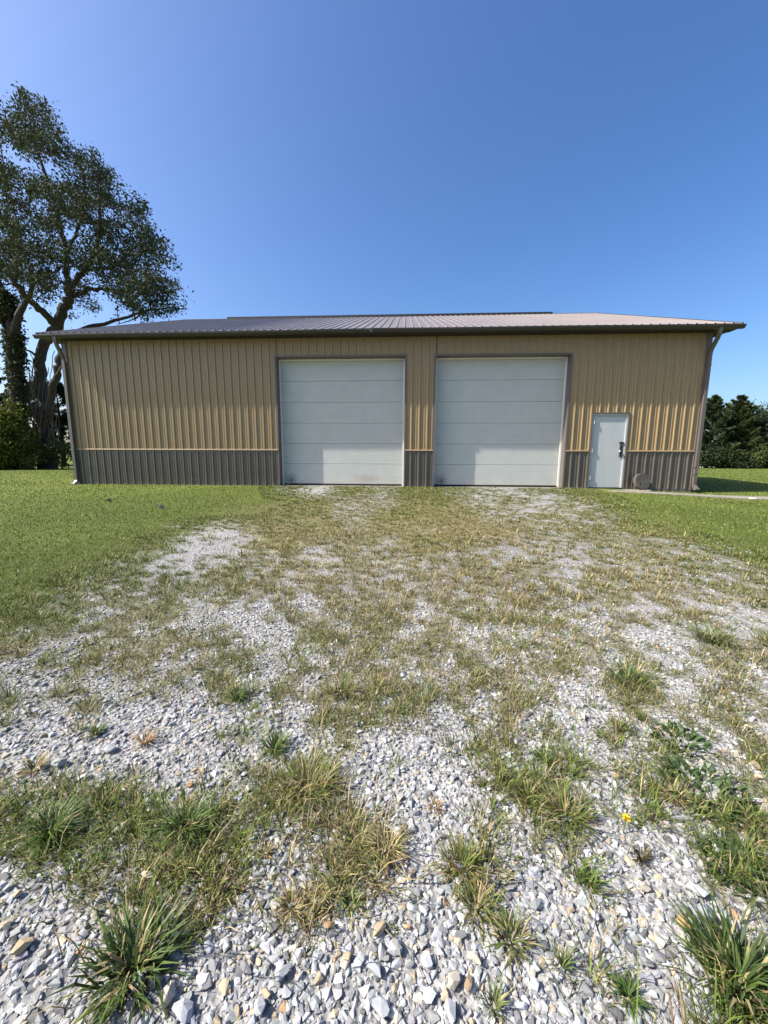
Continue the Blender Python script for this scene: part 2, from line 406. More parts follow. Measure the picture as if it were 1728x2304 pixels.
def wall_sheet(name, x0, x1, z0, z1, mat, parent):
    pr = profile(x0, x1, 0.0, 0.027 if name == 'wall_panel' else 0.031, 0.006 if name == 'wall_panel' else 0.009)
    n = len(pr); mb = MB()
    j = random.uniform(-0.0012, 0.0012)
    v = [(x, -0.004 - h + j, z0) for x, h in pr] + [(x, -0.004 - h + j, z1) for x, h in pr]
    mb.add(v, [(i, i + 1, n + i + 1, n + i) for i in range(n - 1)])
    me = bpy.data.meshes.new(name); mb = bp_(mb); me.from_pydata(mb.v, [], mb.f)
    return link(name, me, mat, parent)

SOF = 4.20
RAIL0, RAIL1 = 1.045, 1.085
fw = MB(); fw.box(0.02, D1[0] - 0.05, -0.014, 0.03, -0.14, 0.035)
front = bpart(fw, 'front_wall', M_TRIM, label='bronze base trim along the foot of the front wall')
for x0, x1, z in ((D1[1] + 0.05, D2[0] - 0.05, -0.14), (D2[1] + 0.05, ED[0] - 0.06, -0.16), (ED[1] + 0.06, L - 0.02, -0.2)):
    mb = MB(); mb.box(x0, x1, -0.014, 0.03, z, 0.035); bpart(mb, 'base_trim', M_TRIM, front)
def panels(z0, z1, name, mat, spans):
    for a, b in spans:
        k = a
        while k < b - 1e-6:
            e = min(b, (math.floor(k / (4 * RIB) + 1e-6) + 1) * 4 * RIB)
            if e - k > 0.02: wall_sheet(name, k, e, z0, z1, mat, front)
            k = e
full = [(0.03, D1[0]), (D1[1], D2[0]), (D2[1], ED[0] - 0.02), (ED[1] + 0.02, L - 0.03)]
panels(RAIL1 - 0.01, SOF + 0.01, 'wall_panel', M_TAN, [(0.03, D1[0]), (D1[1], D2[0]), (D2[1], ED[0] - 0.02), (ED[1] + 0.02, L - 0.03)])
panels(DH + 0.02, SOF + 0.01, 'wall_panel', M_TAN, [D1, D2])
panels(ED[2] + 0.03, SOF + 0.01, 'wall_panel', M_TAN, [(ED[0] - 0.02, ED[1] + 0.02)])
panels(0.0, RAIL0 + 0.01, 'wainscot_panel', M_GREY, full)
for a, b in ((0.1, D1[0] - 0.02), (D1[1] + 0.02, D2[0] - 0.02), (D2[1] + 0.02, ED[0] - 0.05), (ED[1] + 0.05, L - 0.1)):
    mb = MB(); mb.prism([(0.0, RAIL1 + 0.008), (-0.034, RAIL1), (-0.042, RAIL0 + 0.006), (-0.037, RAIL0), (0.0, RAIL0)], 0, a, b)
    bpart(mb, 'wainscot_rail', M_RAIL, label='narrow tan rail between tan and grey siding')
for x0, x1 in ((-0.03, 0.10), (L - 0.10, L + 0.03)):
    mb = MB(); mb.box(x0, x1, -0.032, 0.10, -0.02, SOF + 0.005); bpart(mb, 'corner_trim', M_TRIM, bevel=0.004)
for x in (0.0, L):
    mb = MB(); s = 0.05 if x == 0 else -0.05
    mb.prism([(0.02, -0.05), (D, -0.05), (D, EAVE_Z + 0.12), (RIDGE_Y, RIDGE_Z - 0.03), (0.02, EAVE_Z + 0.12 - 0.01)], 0, x, x + s); bpart(mb, 'gable_wall', M_TAN)
mb = MB(); mb.box(0.06, L - 0.06, D - 0.05, D, -0.05, EAVE_Z + 0.1); bpart(mb, 'back_wall', M_TAN)

# roof: deck, 21 ribbed panels in front, a plain back slope, ridge cap and vent
mb = MB()
th = 0.03
mb.prism([(EAVE_Y + 0.03, EAVE_Z - th + 0.006), (RIDGE_Y, RIDGE_Z - th), (D - EAVE_Y, EAVE_Z - th), (D - EAVE_Y, EAVE_Z - 0.10), (RIDGE_Y, RIDGE_Z - 0.12), (EAVE_Y + 0.03, EAVE_Z - 0.10)], 0, RX0 + 0.02, RX1 - 0.02)
roof = bpart(mb, 'roof', M_TRIM)
nrm = np.array([0, -SLOPE, 1.0]); nrm /= np.linalg.norm(nrm)
PH = 10.0646
def roof_sheet(x0, x1, back=False):
    pr = profile(x0, x1, PH, 0.022, 0.002); n = len(pr); v = []
    for (y, z) in (((EAVE_Y - 0.03, EAVE_Z - 0.03 * SLOPE), (RIDGE_Y - 0.01, RIDGE_Z - 0.004)) if not back else ((D - EAVE_Y + 0.03, EAVE_Z - 0.03 * SLOPE), (RIDGE_Y + 0.01, RIDGE_Z - 0.004))):
        for x, h in pr: v.append((x - L / 2, y + nrm[1] * h * (-1 if back else 1), z + nrm[2] * h))
    f = [(i, i + 1, n + i + 1, n + i) for i in range(n - 1)]
    me = bpy.data.meshes.new('roof_panel'); me.from_pydata(v, [], f)
    return link('roof_panel', me, M_ROOF, roof)
xs = [RX0]
k = math.ceil((RX0 - PH) / RIB) * RIB + PH + 0.1143
while k < RX1 - 0.3:
    if k > RX0 + 0.3: xs.append(k)
    k += 4 * RIB
xs.append(RX1)
for a, b in zip(xs, xs[1:]): roof_sheet(a, b)
roof_sheet(RX0, RX1, True)
mb = MB(); w = 0.16
mb.prism([(RIDGE_Y - w, RIDGE_Z - w * SLOPE + 0.027), (RIDGE_Y, RIDGE_Z + 0.035), (RIDGE_Y + w, RIDGE_Z - w * SLOPE + 0.027), (RIDGE_Y + w, RIDGE_Z - w * SLOPE + 0.022), (RIDGE_Y, RIDGE_Z + 0.028), (RIDGE_Y - w, RIDGE_Z - w * SLOPE + 0.022)], 0, RX0 - 0.01, RX1 + 0.01)
bpart(mb, 'ridge_cap', M_TRIM, roof)
mb = MB(); w = 0.15
mb.prism([(RIDGE_Y - w, RIDGE_Z - w * SLOPE + 0.029), (RIDGE_Y - w, RIDGE_Z + 0.05), (RIDGE_Y - 0.02, RIDGE_Z + 0.10), (RIDGE_Y + 0.02, RIDGE_Z + 0.10), (RIDGE_Y + w, RIDGE_Z + 0.05), (RIDGE_Y + w, RIDGE_Z - w * SLOPE + 0.029), (RIDGE_Y, RIDGE_Z + 0.038)], 0, 1.66, 16.71)
bpart(mb, 'ridge_vent', M_VENT, roof, label='black raised vent along the ridge')
for x0, x1 in ((RX0 - 0.012, RX0 + 0.03), (RX1 - 0.03, RX1 + 0.012)):   # rake trim on both gable edges
    mb = MB()
    mb.prism([(EAVE_Y - 0.03, EAVE_Z + 0.012), (RIDGE_Y, RIDGE_Z + 0.024), (D - EAVE_Y + 0.03, EAVE_Z + 0.012), (D - EAVE_Y + 0.03, EAVE_Z - 0.13), (RIDGE_Y, RIDGE_Z - 0.13), (EAVE_Y - 0.03, EAVE_Z - 0.13)], 0, x0, x1)
    bpart(mb, 'rake_trim', M_GUT, roof)
mb = MB(); mb.box(RX0 + 0.032, RX1 - 0.032, EAVE_Y + 0.0, EAVE_Y + 0.025, SOF - 0.012, EAVE_Z - 0.035); bpart(mb, 'fascia', M_GUT)
# soffit panels, each 0.3 m wide with a small step between them
mb = MB()
x = RX0 + 0.04
while x < RX1 - 0.05:
    e = min(x + 0.305, RX1 - 0.04); mb.box(x, e - 0.006, EAVE_Y + 0.026, -0.001, SOF, SOF + 0.012); x = e
mb.box(RX0 + 0.04, RX1 - 0.04, EAVE_Y + 0.026, -0.002, SOF + 0.013, SOF + 0.02)
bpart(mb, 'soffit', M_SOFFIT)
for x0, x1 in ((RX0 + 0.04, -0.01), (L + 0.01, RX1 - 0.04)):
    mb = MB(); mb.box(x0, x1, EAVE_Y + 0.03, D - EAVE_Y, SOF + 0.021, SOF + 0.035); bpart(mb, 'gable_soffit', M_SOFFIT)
# K-style gutter with a slight sag and a lapped seam
def gutter(x0, x1, dz0, dz1):
    pr = [(-0.364, 4.285), (-0.364, 4.195), (-0.435, 4.193), (-0.452, 4.225), (-0.474, 4.245), (-0.480, 4.283), (-0.474, 4.289), (-0.466, 4.283), (-0.468, 4.25), (-0.446, 4.232), (-0.431, 4.199), (-0.370, 4.201), (-0.370, 4.285)]
    m_ = MB(); n = len(pr); seg = 24; v = []; f = []
    for s in range(seg + 1):
        t = s / seg; x = x0 + (x1 - x0) * t
        dz = dz0 + (dz1 - dz0) * t + 0.006 * math.sin(t * 9 + x0)
        v += [(x, a, b + dz) for a, b in pr]
    for s in range(seg):
        for i in range(n):
            i2 = (i + 1) % n; f.append((s * n + i, s * n + i2, (s + 1) * n + i2, (s + 1) * n + i))
    f += [tuple(range(n)), tuple(range(seg * n, seg * n + n))]
    m_.add(v, f); return m_
g1 = gutter(RX0 - 0.005, 9.22, -0.028, 0.0); 
gut = bpart(g1, 'gutter', M_GUT, label='dark bronze gutter along the front eave')
bpart(gutter(9.20, RX1 + 0.005, 0.012, -0.012), 'gutter_run', M_GUT, gut)
mb = MB(); mb.box(9.13, 9.225, -0.487, -0.36, 4.19, 4.305); bpart(mb, 'gutter_seam', M_GUT, gut, bevel=0.008)
for x in (RX0 - 0.012, RX1 + 0.006):
    mb = MB(); dz = -0.028 if x < 0 else -0.012
    mb.prism([(-0.363, 4.287 + dz), (-0.363, 4.19 + dz), (-0.438, 4.188 + dz), (-0.457, 4.222 + dz), (-0.480, 4.243 + dz), (-0.485, 4.287 + dz)], 0, x, x + 0.006); bpart(mb, 'gutter_end_cap', M_GUT, gut)
def rect_tube(path, w, h):
    m_ = MB(); v = []; f = []
    for p in path:
        t = p[1]; u = p[2]
        p0 = np.array(p[0]); t = np.array(t) / np.linalg.norm(t); u = np.array(u) / np.linalg.norm(u)
        for a, b in ((-1, -1), (1, -1), (1, 1), (-1, 1)): v.append(p0 + t * a * w / 2 + u * b * h / 2)
    for i in range(len(path) - 1):
        for k in range(4):
            k2 = (k + 1) % 4; f.append((i * 4 + k, i * 4 + k2, i * 4 + 4 + k2, i * 4 + 4 + k))
    f += [(3, 2, 1, 0), tuple(len(v) - 4 + k for k in range(4))]
    m_.add(v, f); return m_
def downspout(xt, xb, sgn):
    Xv, Yv = (1, 0, 0), (0, 1, 0)
    U = (0, 0.76, 0.65)
    path = [((xt, -0.42, 4.21), Xv, Yv), ((xt, -0.42, 4.13), Xv, Yv), ((xt + (xb - xt) * 0.12, -0.395, 4.06), Xv, (0, 0.95, 0.3)), ((xt + (xb - xt) * 0.35, -0.33, 3.98), Xv, U),
            ((xt + (xb - xt) * 0.85, -0.13, 3.76), Xv, U), ((xb, -0.085, 3.69), Xv, (0, 0.95, 0.3)), ((xb, -0.078, 3.62), Xv, Yv), ((xb, -0.078, 0.16), Xv, Yv), ((xb, -0.085, 0.11), Xv, (0, 1, -0.5)), ((xb, -0.15, 0.035), Xv, (0, 0.7, -0.9)), ((xb, -0.20, 0.01), Xv, (0, 0.4, -0.9))]
    o = bpart(rect_tube(path, 0.085, 0.065), 'downspout', M_TRIM, bevel=0)
    for z in (3.35, 0.62, 0.42):
        m2 = MB(); m2.box(xb - 0.062, xb + 0.062, -0.113, -0.030, z, z + 0.016); bpart(m2, 'strap', M_TRIM, o)
    m2 = MB(); m2.add(*(lambda V: (V, [(0, 1, 2, 3), (4, 5, 6, 7), (0, 1, 5, 4), (1, 2, 6, 5), (2, 3, 7, 6), (3, 0, 4, 7)]))([(xb - 0.05, -0.09, 0.13), (xb + 0.05, -0.09, 0.13), (xb + 0.05, -0.05, 0.13), (xb - 0.05, -0.05, 0.13), (xb - 0.055, -0.24, 0.015), (xb + 0.055, -0.24, 0.015), (xb + 0.055, -0.18, -0.03), (xb - 0.055, -0.18, -0.03)]))
    bpart(m2, 'outlet_shoe', M_JAMB, o)
downspout(float(at_y(124, 764, -0.42)[0]), 0.03, -1); downspout(float(at_y(1621, 742, -0.42)[0]), L - 0.03, 1)

# overhead doors
DY = 0.275
def overhead(a, b, dirty, mat, label):
    mb = MB()                                       # dark jamb lining and face trim
    ft = 0.012
    mb.box(a - 0.045, a, -0.032, DY - 0.055, -0.03, DH + 0.0); mb.box(b, b + 0.045, -0.032, DY - 0.055, -0.03, DH + 0.0)
    mb.box(a - 0.045, b + 0.045, -0.034, DY - 0.055, DH, DH + 0.045)
    fr = bpart(mb, 'door_frame', M_JAMB)
    for x0, x1 in ((a + 0.001, a + 0.048), (b - 0.048, b - 0.001)):
        m2 = MB(); m2.box(x0, x1, DY - 0.054, DY - 0.028, 0.0, DH - 0.001); bpart(m2, 'door_stop', M_STOP, fr)
    m2 = MB(); m2.box(a + 0.049, b - 0.049, DY - 0.054, DY - 0.028, DH - 0.045, DH - 0.001); bpart(m2, 'door_stop', M_STOP, fr)
    cx = (a + b) / 2
    m2 = MB(); m2.box(a + 0.01, b - 0.01, DY - 0.012, DY + 0.03, 0.004, 0.055); m2.v = [(p[0] - cx, p[1], p[2]) for p in m2.v]
    gd = link('garage_door', m2.mesh('garage_door'), M_SEAL, barn, label=label); gd.location = (cx - L / 2, 0, 0)
    H = (DH - 0.05) / 6
    for k in range(6):
        z0 = 0.05 + k * H + 0.003; z1 = 0.05 + (k + 1) * H - 0.003
        pts = [(DY + 0.008, z0)]; n = 12; st = (z1 - z0 - 0.012) / n
        pts.append((DY, z0 + 0.006))
        for q in range(1, n):
            z = z0 + 0.006 + q * st; pts += [(DY, z - 0.005), (DY + 0.0045, z), (DY, z + 0.005)]
        pts += [(DY, z1 - 0.006), (DY + 0.008, z1), (DY + 0.045, z1), (DY + 0.045, z0)]
        m3 = MB(); m3.prism(pts, 0, a + 0.012 - cx, b - 0.012 - cx)
        me = m3.mesh('door_section')
        # same frame as the door, so that stains run over all sections
        link('door_section', me, mat, gd)
    m3 = MB(); m3.box(a + 0.01 - cx, b - 0.01 - cx, DY + 0.047, DY + 0.06, 0.02, DH - 0.0); link('backing', m3.mesh('backing'), M_SEAL, gd)
overhead(*D1, True, M_DOOR1, 'left white sectional overhead door with a brown smear near its foot')
overhead(*D2, False, M_DOOR, 'right white sectional overhead door beside the grey entry door')
mb = MB(); mb.box(D1[0] - 0.02, D1[1] + 0.02, -0.05, 0.4, -0.12, 0.002); sill1 = bpart(mb, 'door_sill', M_CONC)
mb = MB(); mb.box(D2[0] - 0.02, D2[1] + 0.02, -0.05, 0.4, -0.12, 0.002); bpart(mb, 'door_sill', M_CONC)

# entry door: frame, slab, hinges, lock
mb = MB(); a, b, h = ED
mb.box(a - 0.035, a, -0.036, 0.1, 0.0, h); mb.box(b, b + 0.035, -0.036, 0.1, 0.0, h); mb.box(a - 0.035, b + 0.035, -0.038, 0.1, h, h + 0.035)
ef = bpart(mb, 'entry_frame', M_JAMB)
mb = MB(); mb.box(a + 0.001, a + 0.045, -0.012, 0.1, 0.012, h - 0.001); mb.box(b - 0.045, b - 0.001, -0.012, 0.1, 0.012, h - 0.001); mb.box(a + 0.046, b - 0.046, -0.012, 0.1, h - 0.05, h - 0.001)
bpart(mb, 'steel_frame', M_STEEL, ef, bevel=0.003)
mb = MB(); mb.box(a + 0.049, b - 0.049, 0.018, 0.06, 0.03, h - 0.054); slab = bpart(mb, 'entry_door', M_STEEL, bevel=0.003, label='light grey steel entry door with black lock')
for z in (0.25, 1.02, 1.80):
    m2 = MB(); m2.box(a + 0.046, a + 0.062, -0.03, 0.02, z, z + 0.11); m2.tube([(a + 0.05, -0.03, z), (a + 0.05, -0.03, z + 0.11)], 0.009, 8); bpart(m2, 'hinge', M_STEEL, slab)
lx = b - 0.115
m2 = MB(); m2.box(lx - 0.035, lx + 0.035, -0.015, 0.017, 0.90, 1.23); lock = bpart(m2, 'lock_plate', M_LOCK, slab, bevel=0.006)
m2 = MB(); m2.box(lx - 0.055, lx + 0.05, -0.03, 0.017, 1.26, 1.32); bpart(m2, 'latch_guard', M_LOCK, slab, bevel=0.006)
m2 = MB(); m2.tube([(lx - 0.02, 0.017, 1.055), (lx - 0.02, -0.03, 1.055), (lx - 0.045, -0.05, 1.055), (lx - 0.07, -0.055, 1.055), (lx - 0.075, -0.055, 1.055)], [0.02, 0.015, 0.027, 0.03, 0.01], 12); bpart(m2, 'knob', M_CHROME, slab, sm=True)
m2 = MB(); m2.box(a - 0.02, b + 0.02, -0.03, 0.1, -0.02, 0.028); bpart(m2, 'threshold', M_SEAL, slab)

# ------------------------------------------------------------------ concrete at the entry door
def slab_obj(name, outline, z0, z1, label):
    mb = MB(); mb.prism(outline, 2, z0, z1)
    me = mb.mesh(name, bevel=0.012); return link(name, me, M_CONC, kind='structure', label=label)
slab_obj('concrete_stoop', [(15.05, -0.052), (15.1, -0.62), (15.6, -0.72), (16.3, -0.7), (16.75, -0.60), (17.0, -0.30), (16.9, -0.055)], -0.2, -0.012, 'worn concrete stoop under the entry door')
WALK = [(15.4, -0.95), (16.0, -0.85), (16.9, -0.9), (18.1, -1.1), (19.0, -1.35), (19.6, -1.6), (19.3, -2.1), (18.4, -2.0), (17.3, -1.75), (16.1, -1.55), (15.5, -1.3)]
def walk():
    pts = np.array(WALK); c = pts.mean(0); n = len(pts); v = []
    for q in (*pts, c): v.append((q[0], q[1], float(gz(q[0], q[1])) + 0.022))
    for q in pts: v.append((q[0], q[1], -0.3))
    f = [(i, (i + 1) % n, n) for i in range(n)] + [(n + 1 + i, n + 1 + (i + 1) % n, (i + 1) % n, i) for i in range(n)]
    mb = MB(); mb.add(v, f); link('concrete_walk', mb.mesh('concrete_walk'), M_CONC, kind='structure', label='narrow broken concrete walk in front of the entry door')
walk()

# round disc leaning on the wall
def disc():
    c = at_y(1443, 1086, -0.16); R0 = 0.235; th = 0.11
    bm = bmesh.new(); seg = 40; rings = []
    hole = (-0.085, -0.085, 0.032)
    for y, s in ((-th / 2, 0.965), (-th / 2 + 0.018, 1.0), (th / 2 - 0.018, 1.0), (th / 2, 0.965)):
        rings.append([bm.verts.new((R0 * s * math.cos(t) * (1 + 0.02 * math.sin(5 * t + 1)), y + random.uniform(-.003, .003), R0 * s * math.sin(t) * (1 + 0.02 * math.sin(3 * t)))) for t in np.linspace(0, 2 * math.pi, seg, endpoint=False)])
    hf = [[bm.verts.new((hole[0] + hole[2] * 0.85 * math.cos(t), y, hole[1] + hole[2] * 1.5 * math.sin(t))) for t in np.linspace(0, 2 * math.pi, seg, endpoint=False)] for y in (-th / 2, th / 2)]
    for a_, b_ in ((rings[0], rings[1]), (rings[1], rings[2]), (rings[2], rings[3]), (rings[3], hf[1]), (hf[1], hf[0]), (hf[0], rings[0])):
        for k in range(seg): bm.faces.new((a_[k], a_[(k + 1) % seg], b_[(k + 1) % seg], b_[k]))
    bmesh.ops.recalc_face_normals(bm, faces=bm.faces)
    me = bpy.data.meshes.new('stone_disc'); bm.to_mesh(me); bm.free()
    o = link('stone_disc', me, M_DISC, None, 'weathered grey round stone disc with a small hole leaning on the barn', 'stone disc')
    o.location = (c[0], -0.165, -0.012 + R0 * 0.985); o.rotation_euler = (math.radians(-14), 0, math.radians(12))
disc()

# ------------------------------------------------------------------ far lane
def lane():
    mb = MB()
    pts = [(16, 34.0), (30, 35.5), (60, 37), (100, 38), (100, 42), (60, 41), (30, 39.5), (16, 38)]
    mb.v = [(x, y, gz(x, y) + 0.004) for x, y in pts]; mb.f = [(0, 1, 6, 7), (1, 2, 5, 6), (2, 3, 4, 5)]
    link('far_lane', mb.mesh('far_lane'), M_LANE, kind='structure', label='pale lane along the far edge of the right lawn')
lane()

# ------------------------------------------------------------------ trees
def leaf_faces(P, size, aspect, axis=None, axis_mix=0.0, droop=0.0):
    """diamond leaves: two triangles each, bent a little along the middle"""
    N = len(P)
    d = rng.normal(size=(N, 3)); d[:, 2] -= droop
    if axis is not None: d = d * (1 - axis_mix) + axis * axis_mix * 1.6
    d /= np.linalg.norm(d, axis=1, keepdims=True) + 1e-9
    s = np.cross(d, rng.normal(size=(N, 3))); s /= np.linalg.norm(s, axis=1, keepdims=True) + 1e-9
    n = np.cross(d, s)
    sz = size * rng.uniform(0.65, 1.3, (N, 1))
    V = np.stack([P, P + d * sz * 0.5 + s * sz * aspect + n * sz * 0.08, P + d * sz, P + d * sz * 0.5 - s * sz * aspect + n * sz * 0.08], 1)
    T = (np.arange(N)[:, None, None] * 4 + np.array([[0, 1, 2], [0, 2, 3]])[None])
    return V.reshape(-1, 3), T.reshape(-1, 3)

def jit_col(base, N, hv=0.25, per=4):
    c = np.asarray(base)[None] * rng.uniform(1 - hv, 1 + hv, (N, 1)) * rng.uniform(0.9, 1.1, (N, 3))
    return np.repeat(c, per, 0)

def curve(pts, sub=5):
    pts = [np.asarray(p, float) for p in pts]; out = []
    for i in range(len(pts) - 1):
        p0 = pts[max(i - 1, 0)]; p1 = pts[i]; p2 = pts[i + 1]; p3 = pts[min(i + 2, len(pts) - 1)]
        for k in range(sub):
            t = k / sub
            out.append(0.5 * ((2 * p1) + (-p0 + p2) * t + (2 * p0 - 5 * p1 + 4 * p2 - p3) * t * t + (-p0 + 3 * p1 - 3 * p2 + p3) * t ** 3))
    out.append(pts[-1]); return out

def in_poly(x, y, poly):
    r = np.zeros(x.shape, bool); n = len(poly)
    for i in range(n):
        x1, y1 = poly[i]; x2, y2 = poly[(i + 1) % n]
        c = ((y1 > y) != (y2 > y)); xi = (x2 - x1) * (y - y1) / (y2 - y1 + 1e-12) + x1
        r ^= c & (x < xi)
    return r

TREE_Y = 14.0
def big_tree():
    def q(px, py, dy=0.0): return at_y(px, py, TREE_Y + dy)
    base = q(108, 1052); base[2] = float(gz(base[0], base[1]))
    root = empty('shade_tree', base, 'tall leafy shade tree with forked vine-hung trunk behind left barn corner', 'tree')
    B = base
    limbs = [  # (points, radii)
        ([q(108, 1056), q(106, 1000), q(103, 930), q(93, 860), q(90, 805), q(101, 770), q(124, 742), q(143, 700), q(156, 671)], [1.0, .72, .62, .55, .5, .5, .5, .48, .45]),
        ([q(156, 671), q(151, 625), q(150, 572), q(138, 520), q(120, 450), q(95, 370), q(70, 290), q(55, 215)], [.36, .32, .28, .24, .2, .15, .1, .04]),
        ([q(156, 671), q(168, 632), q(190, 604), q(215, 560, -2), q(225, 500, -3), q(222, 440, -3), q(215, 380, -3)], [.34, .3, .26, .2, .15, .1, .04]),
        ([q(160, 668), q(186, 657, 1), q(225, 650, 2), q(286, 655, 2), q(330, 640, 3), q(375, 630, 3)], [.28, .24, .2, .15, .1, .04]),
        ([q(286, 655, 2), q(300, 690, 2), q(304, 722, 2)], [.1, .1, .09]),
        ([q(190, 604), q(250, 600, 2), q(300, 560, 3), q(335, 520, 3)], [.2, .16, .11, .04]),
        ([q(127, 735), q(95, 700, -1), q(64, 674, -2), q(32, 631, -3), q(0, 590, -3), q(-35, 520, -4), q(-42, 420, -4), q(-35, 330, -3)], [.38, .34, .3, .27, .23, .18, .12, .05]),
        ([q(64, 674, -2), q(78, 632, -2), q(90, 617, -1), q(133, 607, 0), q(160, 560, 2)], [.22, .18, .15, .1, .05]),
        ([q(150, 572), q(180, 500, 2), q(190, 430, 3), q(180, 360, 3)], [.18, .13, .09, .04]),
        ([q(32, 631, -3), q(40, 560, -1), q(30, 470, 2), q(10, 380, 3), q(-5, 290, 3)], [.2, .16, .12, .08, .04]),
        ([q(112, 960), q(113, 905, -.6), q(128, 840, -1), q(137, 800, -1), q(160, 760, 0), q(200, 735, 2), q(260, 722, 3), q(330, 700, 4), q(400, 690, 5)], [.3, .36, .34, .3, .27, .23, .18, .12, .05]),
        ([q(125, 850, -1), q(139, 826, -2), q(160, 810, -3)], [.12, .1, .05]),
        ([q(95, 815), q(75, 795, -1), q(50, 785, -2)], [.16, .12, .05]),
        ([q(330, 700, 4), q(305, 715, 3), q(290, 722, 2), q(265, 730, 1)], [.1, .08, .06, .03]),
    ]
    mb = MB(); nodes = []; nrad = []
    for pts, rr in limbs:
        c = curve(pts, 5); r = np.interp(np.linspace(0, len(rr) - 1, len(c)), np.arange(len(rr)), rr)
        wob = rng.normal(scale=0.05, size=(len(c), 3)); wob[0] = 0
        c = [p + w_ * min(1, rr_ * 4) for p, w_, rr_ in zip(c, wob, r)]
        mb.tube([p - B for p in c], list(r * 0.6), 9); nodes += c; nrad += list(r)
    # dead vine stems hanging on the trunk
    trunk = link('trunk', mb.mesh('trunk', sm=True), M_BARK, root)
    vm = MB()
    for k in range(46):
        t0 = rng.uniform(0.0, 0.5); t = np.linspace(t0, t0 + rng.uniform(0.15, 0.5), 9)
        main = np.array(curve(limbs[0][0][:6], 5)); idx = np.clip(t, 0, 1) * (len(main) - 1)
        pth = np.stack([np.interp(idx, np.arange(len(main)), main[:, a]) for a in range(3)], -1)
        a0 = rng.uniform(0, 6.28); off = 0.42 + rng.uniform(-.1, .35)
        pth[:, 0] += off * np.cos(a0 + t * 3) + rng.normal(scale=.08, size=9); pth[:, 1] += off * np.sin(a0 + t * 3) - 0.1
        vm.tube([p - B for p in pth], 0.028, 4)
    link('hanging_vine', vm.mesh('hanging_vine'), painted('vine_stem', (0.12, 0.10, 0.08), 0.9, 0.2), trunk)
    # crown: twigs grown towards points spread inside the silhouette seen in the photo
    poly = [(-55, 330), (-40, 270), (0, 268), (10, 235), (40, 205), (58, 196), (70, 232), (85, 228), (95, 262), (122, 262), (120, 300), (140, 320), (142, 352), (165, 338), (190, 352), (212, 338), (240, 372), (246, 410), (256, 440), (285, 458), (318, 466), (342, 492), (340, 530), (362, 545), (366, 575), (388, 600), (396, 622), (420, 650), (428, 700), (400, 704), (330, 722), (290, 700), (240, 733), (180, 715), (150, 725), (130, 690), (90, 700), (60, 720), (0, 680), (-55, 640)]
    tg = []
    while len(tg) < 900:
        px, py = rng.uniform(-60, 430, 400), rng.uniform(190, 735, 400)
        ok = in_poly(px, py, poly) & (rng.random(400) < np.where((py > 640) & (px < 260), 0.35, 1.0)) & (fbm(px / 48, py / 48, 31, 2) > 0.44)
        px = px + np.where(rng.random(400) < 0.2, rng.uniform(-4, 24, 400), 0); py = py - np.where(rng.random(400) < 0.2, rng.uniform(0, 26, 400), 0)
        for a, b in zip(px[ok], py[ok]):
            dy = rng.normal(scale=3.2); tg.append(q(a, b, np.clip(dy, -6, 7)))
    tg = np.array(tg[:900])
    nodes = np.array(nodes)
    dist = np.min(np.linalg.norm(tg[:, None] - nodes[None], axis=2), 1)
    order = np.argsort(dist)
    tw = MB(); LP = []; LA = []
    for i in order:
        p = tg[i]; dd = np.linalg.norm(nodes - p, axis=1) + np.maximum(0, nodes[:, 2] - p[2]) * 0.8
        k = int(np.argmin(dd)); s = nodes[k]; ln = np.linalg.norm(p - s)
        if ln < 0.15: continue
        mid = (s + p) / 2 + np.array([0, 0, 0.12 * ln]) + rng.normal(scale=0.07 * ln, size=3)
        c = np.array(curve([s, mid, p], 4))
        r0 = 0.022 + 0.012 * ln
        tw.tube([x - B for x in c], list(np.linspace(min(r0, 0.11), 0.012, len(c))), 4, cap=False)
        nodes = np.vstack([nodes, c[3:]])
        nl = int(32 + 24 * min(ln, 3.0))
        t = rng.uniform(0.25, 1.12, nl); ii = np.clip(t, 0, 1) * (len(c) - 1)
        pp = np.stack([np.interp(ii, np.arange(len(c)), c[:, a]) for a in range(3)], -1)
        ax = (p - s) / ln
        pp += np.outer(np.maximum(0, t - 1) * ln * 1.2, ax) + rng.normal(scale=0.2, size=(nl, 3))
        LP.append(pp); LA.append(np.repeat(ax[None], nl, 0))
        # a tip spray reaching past the twig makes the outline ragged
    LP = np.vstack(LP); LA = np.vstack(LA)
    V, T = leaf_faces(LP - B, 0.175, 0.25, LA, 0.4, 0.5)
    cl = jit_col((0.034, 0.047, 0.018), len(LP), 0.4)
    crown = link('crown', tri_mesh('crown', V, T, cl), M_LEAF, root)
    link('twigs', tw.mesh('twigs'), M_BARK, trunk, kind='stuff')
    return root
big_tree()

